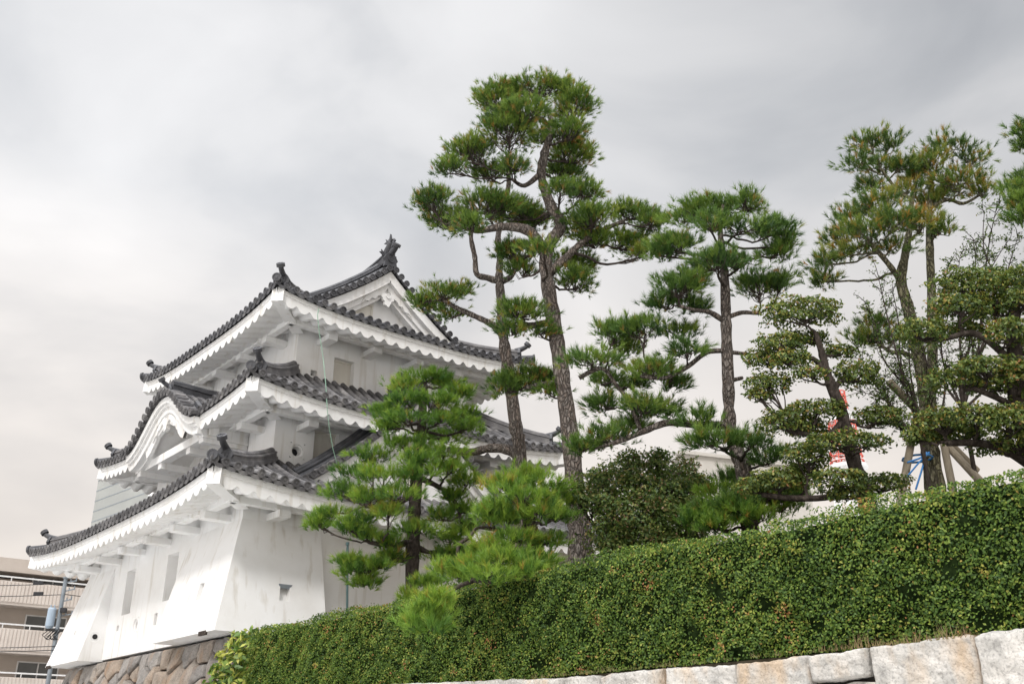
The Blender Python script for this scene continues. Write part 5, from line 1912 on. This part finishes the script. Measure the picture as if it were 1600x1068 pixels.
def sapling(name, label, Y, base, tips, seed):
    r_ = np.random.default_rng(seed)
    b0 = at(*base, Y)
    root = empty(name, (b0[0], b0[1], 2.55))
    tag(root, label, 'sapling')
    off = np.array([b0[0], b0[1], 2.55])
    g = np.array([b0[0], b0[1], 2.55])
    m = MB()
    LP, LT = [], []
    m.tube([g - off, b0 - off], [.035, .03], 7)
    for (x, y, d) in tips:
        e = at(x, y, Y + d)
        mid = b0 + (e - b0) * .5 + r_.normal(size=3) * .12
        q, rr = smooth_path([b0, b0 + (mid - b0) * .5 + r_.normal(size=3) * .08, mid, mid + (e - mid) * .55 + r_.normal(size=3) * .06, e], [.022, .018, .013, .009, .004], 7)
        m.tube([p - off for p in q], rr, 5)
        n = len(q)
        for i in range(n // 4, n):
            for k in range(2):
                if r_.random() < .22: continue
                dv = unit(r_.normal(size=3) + np.array([0, 0, .5]))
                l = r_.uniform(.12, .34)
                tip = q[i] + dv * l
                m.tube([q[i] - off, q[i] + dv * l * .5 + r_.normal(size=3) * .015 - off, tip - off], [.006, .005, .003], 4, cap=False)
                for z in range(int(r_.integers(9, 17))):
                    LP.append(q[i] + dv * l * r_.uniform(.25, 1.05) + r_.normal(size=3) * .025); LT.append(r_.uniform(.15, .8))
    m.build('stem', BARK_D, root)
    LP = np.array(LP) - off
    V, tt = leaves(LP, unit(rng.normal(size=LP.shape)) + np.array([0, 0, .6]), .050, .022, np.array(LT))
    mesh_np('foliage', V, 4, tt, LEAF_B, root)


sapling('leggy_shrub', 'leggy upright shrub with bare twigs rising beside the two-stemmed pine', 13.0, (1505, 640), [(1538, 330, 0), (1558, 320, .2), (1520, 372, .1), (1572, 380, -.1), (1500, 400, .2), (1590, 372, .1), (1480, 420, 0), (1545, 420, -.2), (1470, 470, -.1), (1600, 430, 0)], 3)
sapling('leggy_shrub', 'sparse twiggy shrub left of the two-stemmed pine trunk', 13.1, (1440, 690), [(1372, 430, 0), (1350, 470, .2), (1394, 450, -.1), (1340, 540, 0), (1420, 470, .1), (1370, 580, -.1), (1345, 612, .1), (1400, 560, .2), (1388, 640, 0), (1470, 520, .1), (1480, 570, 0)], 5)

# ------------------------------------------------------------------ hedge
def hedge():
    z0 = 2.60
    S0, S1, T0, T1 = 8.86, 9.95, -3.0, 18.6
    root = empty('hedge', WS(9.3, 8, z0))
    tag(root, 'long clipped evergreen hedge along the top of the granite wall', 'hedge')
    off = np.array(root.location)

    def height(t): return 1.385 + .015 * np.sin(t * 1.7) + .02 * np.sin(t * .63 + 1)

    def lump(a, b):
        return .045 * np.sin(a * 5.1 + np.sin(b * 4.3) * 1.3) * np.sin(b * 6.2 + .7) + .034 * np.sin(a * 11.7 + b * 3) * np.sin(b * 12.9 + a * 2.1) + .03 * np.sin(a * 1.9 + .4) * np.sin(b * 2.3)
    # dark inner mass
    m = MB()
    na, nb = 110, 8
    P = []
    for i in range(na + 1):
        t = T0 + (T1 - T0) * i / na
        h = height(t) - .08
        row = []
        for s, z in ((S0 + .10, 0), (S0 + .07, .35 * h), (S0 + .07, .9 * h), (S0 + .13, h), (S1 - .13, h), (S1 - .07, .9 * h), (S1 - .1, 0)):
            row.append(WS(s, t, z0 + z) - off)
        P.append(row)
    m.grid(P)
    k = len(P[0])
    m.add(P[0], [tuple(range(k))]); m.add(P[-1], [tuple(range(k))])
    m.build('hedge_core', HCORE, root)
    VV, TT = [], []
    # front face
    L = T1 - T0

    def bed(n, kind):
        if kind == 'front':
            # density falls with distance from the eye because leaves there look smaller
            t = rng.uniform(T0, T1, n); z = rng.uniform(0.0, 1, n) * height(t)
            dep = lump(t, z)
            s = S0 + dep + np.abs(rng.normal(0, .035, n)) - .02
            rd = np.clip((z / height(t) - .9) / .1, 0, 1)
            s = s + .06 * rd ** 2
            nrm = np.tile(np.array([-W_[0], -W_[1], .45]), (n, 1))
            q = dep
        elif kind == 'top':
            t = rng.uniform(T0, T1, n); s = rng.uniform(S0, S1, n)
            dep = lump(t, s * 1.3)
            z = height(t) - dep - np.abs(rng.normal(0, .03, n)) + .02
            up_ = rng.random(n) < .03
            z = np.where(up_, z + rng.uniform(.02, .11, n) * (.5 + np.sin(t * 9.7) * np.sin(t * 4.1)), z)
            nrm = np.tile(np.array([0, 0, 1.0]), (n, 1)); q = dep
        elif kind == 'back':
            t = rng.uniform(T0, T1, n); z = rng.uniform(0, 1, n) * height(t)
            s = S1 - np.abs(rng.normal(0, .04, n)); nrm = np.tile(np.array([W_[0], W_[1], .3]), (n, 1)); q = lump(t, z)
        else:
            s = rng.uniform(S0, S1, n); t = T1 + rng.normal(0, .04, n); z = rng.uniform(0, 1.36, n); nrm = np.tile(np.array([U[0], U[1], .3]), (n, 1)); q = lump(s, z)
        pos = W_[None, :] * s[:, None] + U[None, :] * t[:, None]
        P = np.column_stack([pos, z0 + z]) - off
        tint = np.clip(rng.uniform(.1, .8, n) + rng.normal(0, .05, n), 0, .9)
        hot = rng.random(n) < .03
        tint[hot] = rng.uniform(.88, 1.0, hot.sum())
        # thin spots where the dark inside shows, and a few dead sprays
        w3 = np.column_stack([t, s, z])
        f1 = np.sin(w3 @ np.array([7.1, 3.0, 5.3]) + 1.1) + np.sin(w3 @ np.array([-4.3, 2.0, 8.9]) + .3) + np.sin(w3 @ np.array([11.7, 1.0, -6.1])) + np.sin(w3 @ np.array([3.1, 6.0, 14.3]) + 2)
        keep = (f1 < 2.35) | (rng.random(n) < .22)
        f2 = np.sin(w3 @ np.array([5.3, 2.0, -7.7]) + 4) + np.sin(w3 @ np.array([9.1, -3.0, 4.1])) + np.sin(w3 @ np.array([-2.7, 5.0, 10.3]) + 1)
        dead = (f2 > 2.45) & (rng.random(n) < .45)
        tint[dead] = rng.uniform(.9, 1.0, dead.sum())
        return leaves(P[keep], nrm[keep], .036, .024, tint[keep], flat=.65)
    for n, kd in ((120000, 'front'), (40000, 'top'), (9000, 'back'), (2500, 'end')):
        V, t_ = bed(n, kd)
        VV.append(V); TT.append(t_)
    mesh_np('hedge_leaves', np.concatenate(VV), 4, np.concatenate(TT), LEAF_H, root)


hedge()


# dry grass along the foot of the hedge
def grass():
    n = 1100
    t = np.concatenate([rng.uniform(3.0, 17, n // 2), rng.normal(5.0, .6, n // 4), rng.normal(8.9, .8, n - n // 2 - n // 4)])
    s = rng.uniform(8.70, 8.86, n)
    pos = W_[None, :] * s[:, None] + U[None, :] * t[:, None]
    P = np.column_stack([pos, np.full(n, 2.60)])
    d = unit(rng.normal(size=(n, 3)) * .35 + np.array([-W_[0] * .15, -W_[1] * .15, 1]))
    tall = np.where(np.abs(t - 5.0) < .7, .15, .07) * (.35 + np.abs(np.sin(t * 7.3) * np.sin(t * 2.9 + 1)))
    h = (tall * rng.uniform(.4, 1.2, n))[:, None]
    sd = unit(np.cross(d, rng.normal(size=(n, 3)))) * .004
    V = np.stack([P - sd, P + sd, P + d * h], 1).reshape(-1, 3)
    tt = np.clip(np.where(np.abs(t - 5) < .9, rng.uniform(.3, 1, n), rng.uniform(0, .6, n)), 0, 1)
    o = mesh_np('grass', V, 3, np.repeat(tt, 3), DRY)
    tag(o, 'short dry grass tufts between the hedge foot and the granite coping', 'grass', kind='stuff')


grass()

# ------------------------------------------------------------------ log props for the browning pine
def prop(name, label, pts, r, Y):
    m = MB()
    P = [at(x, y, Y + d) for x, y, d in pts]
    m.tube(P, r, 10)
    o = m.build(name, LOGWOOD, smooth=False)
    tag(o, label, 'log prop', 'log props round the two-stemmed pine')
    return P


a = at(1389, 596, 13.1); b = at(1432, 640, 13.3)
def ext(p, q, k): return p + (q - p) * k
def prop_obj(label, p, q, r):
    m = MB(); m.tube([p, q], [r, r * 1.1], 12)
    o = m.build('log_prop', LOGWOOD); tag(o, label, 'log prop', 'log props round the two-stemmed pine')


prop_obj('log prop slanting up to the left past the two-stemmed pine, topmost end free', a, ext(a, b, 3.2), .055)
p = at(1424, 690, 13.3); q = at(1411, 760, 13.1)
prop_obj('short log prop on the left of the two-stemmed pine trunk, holding blue rope', ext(q, p, 1.5), ext(p, q, 2.0), .05)
p = at(1476, 700, 13.3); q = at(1487, 755, 13.1)
prop_obj('short log prop just right of the two-stemmed pine trunk, nearly upright', ext(q, p, 1.5), ext(p, q, 2.0), .05)
p = at(1481, 697, 13.4); q = at(1522, 741, 13.0)
prop_obj('log prop slanting down to the right from the two-stemmed pine trunk', ext(q, p, 1.3), ext(p, q, 1.7), .05)
m = MB()
for pts in ([(1452, 706, 13.15), (1436, 722, 13.1), (1416, 746, 13.05)], [(1448, 706, 13.15), (1440, 735, 13.1), (1431, 764, 13.05)], [(1418, 722, 13.0), (1436, 716, 13.1), (1450, 708, 13.15)]):
    m.tube([at(*q) for q in pts], .013, 6)
m.tube([at(1444, 708, 13.2) + np.array([math.cos(k * PI / 6) * .20, math.sin(k * PI / 6) * .20 + .25, 0]) for k in range(13)], .015, 6)
o = m.build('rope', BLUEROPE)
tag(o, 'blue rope tied round the two-stemmed pine trunk and its props', 'rope')

# ------------------------------------------------------------------ buildings behind
def apartment():
    t0 = 69.3
    o0 = on_t(50, 960, t0)
    s0 = o0[:2] @ W_
    root = empty('apartment_building', WS(s0, t0, 0), TH)
    tag(root, 'beige apartment block with ribbed balconies and white rails, behind the tower at left', 'building')
    z_r = [on_t(50, y, t0)[2] for y in (904, 977, 1052)]     # rail levels
    fl = (z_r[0] - z_r[2]) / 2
    X0, X1 = -24, 14
    ztop = on_t(60, 876, t0)[2]
    m = MB()
    m.box(((X0 + X1) / 2, 7.2, (z_r[0] + .1) / 2), (X1 - X0, 11.4, z_r[0] + .1))
    m.box(((X0 + X1) / 2, 8.2, z_r[0] + .5), (X1 - X0 - 1, 9.0, 1.0))
    m.build('wall', BEIGE, root)
    m = MB()
    m.box(((X0 + X1) / 2, 6.6, ztop - .42), (X1 - X0 + .3, 13.2, .84))
    m.build('roof', BEIGE, root)
    rails = list(z_r) + [z_r[2] - fl * (k + 1) for k in range(3)]
    for zr in rails:
        if zr < 1: continue
        b = MB()
        n = int((X1 - X0) / .22)
        hgt = 1.35 * fl / 3.0
        b.box(((X0 + X1) / 2, .02, zr - .25 - hgt / 2), (X1 - X0, .12, hgt))
        for k in range(n):
            b.box((X0 + .11 + k * .22, -.06, zr - .25 - hgt / 2), (.11, .05, hgt - .04))
        b.box(((X0 + X1) / 2, .75, zr - .25 - hgt - .08), (X1 - X0, 1.5, .16))
        bo = b.build('balcony', BEIGE_L, root)
        r = MB()
        r.beam((X0, 0, zr), (X1, 0, zr), .07, .09)
        k = X0
        while k < X1:
            r.beam((k, 0, zr - .26), (k, 0, zr), .05, .05); k += 1.6
        r.build('balcony_rail', RAILW, bo)
        # windows behind
        k = X0 + 1
        while k < X1 - 3:
            f = MB()
            wz = zr - .45 + fl * 0.0
            cz = zr - .2
            for dx in (-1.25, 0, 1.25):
                f.box((k + 1.3 + dx, 1.47, cz), (.08, .06, 2.1 * fl / 3))
            f.box((k + 1.3, 1.47, cz + 1.05 * fl / 3), (2.58, .07, .08))
            wf = f.build('window', RAILW, root)
            g = MB()
            g.box((k + 1.3, 1.485, cz), (2.5, .02, 2.08 * fl / 3))
            g.build('pane', GLASS, wf)
            k += 4.6


apartment()


def office():
    o0 = at(232, 800, 190)
    root = empty('office_tower', (o0[0], o0[1], 0), 0)
    az = R(46)
    root.rotation_euler = (0, 0, az)
    tag(root, 'plain grey panelled high-rise rising behind the tower between its two lower roofs', 'building')
    zt = at(190, 700, 190)[2]
    bl = bearing(147, 790)
    k_ = bl[0] / bl[1]                       # far edge of the face lies on this bearing
    W = (k_ * o0[1] - o0[0]) / (-math.sin(az) - k_ * math.cos(az))
    m = MB()
    m.box((8, W / 2, zt / 2), (16, W, zt))
    m.build('wall', GREYP, root)
    j = MB()
    z = 2.0
    while z < zt:
        j.box((-.02, W / 2, z), (.06, W, .16)); z += 2.2
    j.build('panel_joint', STEEL, root)
    p = MB(); p.box((-.15, -1.0, zt / 2), (.9, 2.0, zt)); p.build('pilaster', RAILW, root)
    z = 3.0
    while z < zt - 2:
        g = MB(); g.box((3.4, -.06, z), (5.6, .10, 2.4)); g.build('window', GREENG, root)
        z += 3.4
    v = MB()
    for z in (zt - 17, zt - 19):
        for y in (4.0, 5.0, 7.2): v.box((-.05, y, z), (.1, .5, .35))
    v.build('vent', BLACKP, root)


office()


def pale_block():
    Y = 70
    a = at(1064, 709, Y); b = at(1262, 720, Y + 4); c = at(1026, 718, Y + 14)
    zt = a[2]
    root = empty('concrete_building', (a[0], a[1], 0), 0)
    tag(root, 'low cream concrete building seen behind the straight trunked pine', 'building')
    e1 = b[:2] - a[:2]; e2 = c[:2] - a[:2]
    e2 = e2 * 2.2
    m = MB()
    base = [(0, 0), tuple(e1), tuple(e1 + e2), tuple(e2)]
    vs = [(x, y, 0) for x, y in base] + [(x, y, zt) for x, y in base]
    m.add(vs, [(4, 5, 6, 7), (0, 1, 5, 4), (1, 2, 6, 5), (2, 3, 7, 6), (3, 0, 4, 7)])
    m.build('wall', PALE, root)
    u1 = e1 / np.linalg.norm(e1); nn = np.array([u1[1], -u1[0]])
    m = MB()
    for k in range(4):
        p0 = e1 * (k / 4 + .03) + nn * .04; p1 = e1 * ((k + 1) / 4 - .03) + nn * .04
        m.beam((*p0, zt - 7.0), (*p1, zt - 7.0), .08, 1.6)
    m.build('window_band', GLASS, root)
    m = MB()
    for q0, q1 in ((base[0], base[1]), (base[0], base[3])):
        m.beam((*q0, zt + .12), (*q1, zt + .12), .5, .24)
    m.build('parapet', PALE, root)


pale_block()


def mast():
    Y = 150
    base = at(1330, 770, Y)
    root = empty('radio_mast', (base[0], base[1], 0))
    tag(root, 'red and white banded lattice mast with round platforms beyond the leaning topiary', 'mast')
    s = mpp(1325, 680, Y)
    z = lambda y: at(1325, y, Y)[2]

    def ring_lattice(y0, y1, r0, r1, mat, name):
        m = MB()
        n = 8
        z0, z1 = z(y1), z(y0)
        for k in range(n):
            an = 2 * PI * k / n; a2 = 2 * PI * (k + 1) / n
            m.tube([(r0 * s * math.cos(an), r0 * s * math.sin(an), z0), (r1 * s * math.cos(an), r1 * s * math.sin(an), z1)], .10, 5)
            m.tube([(r0 * s * math.cos(an), r0 * s * math.sin(an), z0), (r1 * s * math.cos(a2), r1 * s * math.sin(a2), z1)], .06, 5)
            m.tube([(r0 * s * math.cos(a2), r0 * s * math.sin(a2), z0), (r1 * s * math.cos(an), r1 * s * math.sin(an), z1)], .06, 5)
        for f in (0, .33, .66, 1):
            r = (r0 + (r1 - r0) * f) * s; zz = z0 + (z1 - z0) * f
            m.tube([(r * math.cos(2 * PI * k / 20), r * math.sin(2 * PI * k / 20), zz) for k in range(21)], .11, 5, cap=False)
        m.build(name, mat, root)

    def deck(y, r, mat, h=.5):
        m = MB(); m.tube([(0, 0, z(y) - h), (0, 0, z(y))], r * s, 28)
        m.tube([(r * s * math.cos(2 * PI * k / 24), r * s * math.sin(2 * PI * k / 24), z(y) + .55) for k in range(25)], .05, 5, cap=False)
        m.build('platform', mat, root)
    ring_lattice(613, 636, 12, 11, REDP, 'lattice_section')
    ring_lattice(636, 656, 12, 12, WHITEP, 'lattice_section')
    ring_lattice(656, 690, 24, 20, REDP, 'lattice_section')
    ring_lattice(690, 706, 24, 24, WHITEP, 'lattice_section')
    ring_lattice(706, 730, 26, 24, REDP, 'lattice_section')
    zz = z(730)
    m = MB()
    for k in range(6):
        an = 2 * PI * k / 6
        m.tube([(4.5 * math.cos(an), 4.5 * math.sin(an), 0), (2.2 * math.cos(an), 2.2 * math.sin(an), zz)], .3, 6)
    m.build('lattice_leg', WHITEP, root)
    deck(636, 13, REDP); deck(655, 22, WHITEP); deck(691, 22, REDP); deck(728, 30, WHITEP)
    m = MB(); m.tube([(0, 0, z(730)), (0, 0, z(604))], 2.2 * s, 12)
    m.build('core_tube', WHITEP, root)


mast()


def utility_pole():
    Y = 46
    a = at(103, 903, Y); g = at(79, 1068, Y)
    root = empty('utility_pole', (a[0], a[1], 0))
    tag(root, 'grey utility pole with a transformer drum beside the beige apartments', 'utility pole')
    zt = a[2]
    m = MB(); m.tube([(0, 0, 0), (0, 0, zt)], [.11, .085], 12)
    m.tube([(0, 0, zt), (0, 0, zt + .06)], .13, 12)
    m.build('pole', STEEL, root, smooth=False)
    m = MB()
    for dz, l in ((.22, .45), (.6, .42), (1.05, .36), (1.7, .5)):
        m.beam((-l * .2, 0, zt - dz), (l, .1, zt - dz + .14), .05, .05)
        m.tube([(l, .1, zt - dz + .1), (l, .1, zt - dz + .28)], .03, 8)
        m.tube([(l * .5, .05, zt - dz + .06), (l * .5, .05, zt - dz + .2)], .03, 8)
    m.build('crossarm', STEEL, root)
    m = MB()
    m.tube([(-.32, -.12, zt - 2.22), (-.32, -.12, zt - 2.12), (-.32, -.12, zt - 1.40), (-.32, -.12, zt - 1.32)], [.13, .18, .18, .15], 16)
    for q in (-.08, .08): m.tube([(-.32 + q, -.12, zt - 1.32), (-.32 + q, -.12, zt - 1.2)], .025, 6)
    m.build('transformer', mat_noise('transformer_paint', [(.3, (.30, .38, .47)), (.7, (.38, .46, .55))], scale=2, rough=.5), root)
    m = MB()
    for k in range(9):
        x0 = -.42 + .06 * k
        m.tube([(x0 + .2, -.12, zt - 2.2 - .06 * (k % 3)), (x0 - .15 + .06 * (k % 4), -.15, zt - 2.5 - .08 * (k % 3)), (x0 + .1, -.1, zt - 2.7)], .02, 5)
    m.box((.16, -.05, zt - 1.42), (.24, .2, .2))
    m.build('cable_bundle', BLACKP, root)
    Ro = np.array(root.location)
    for (y, dzz, lab) in ((911, .0, 'uppermost black overhead wire crossing the beige apartments'), (928, -.7, 'second black overhead wire with a joint box, crossing the beige apartments'), (1008, -4.6, 'third black overhead wire crossing the lower balconies'), (1014, -4.9, 'fourth black overhead wire crossing the lower balconies')):
        w = MB()
        p0 = at(-260, y - 14, Y - 2); p1 = at(103, y, Y); p2 = at(330, y + 10, Y + 6)
        pts = [p0 + (p1 - p0) * k / 10 - np.array([0, 0, .25 * math.sin(PI * k / 10)]) for k in range(11)] + [p1 + (p2 - p1) * k / 8 - np.array([0, 0, .2 * math.sin(PI * k / 8)]) for k in range(1, 9)]
        w.tube(pts, .017, 5)
        if y < 940:
            c = at(60, y - 1, Y - .25); w.box(c, (.42, .1, .16))
        o = w.build('overhead_wire', BLACKP); tag(o, lab, 'wire', 'overhead wires by the utility pole')


utility_pole()
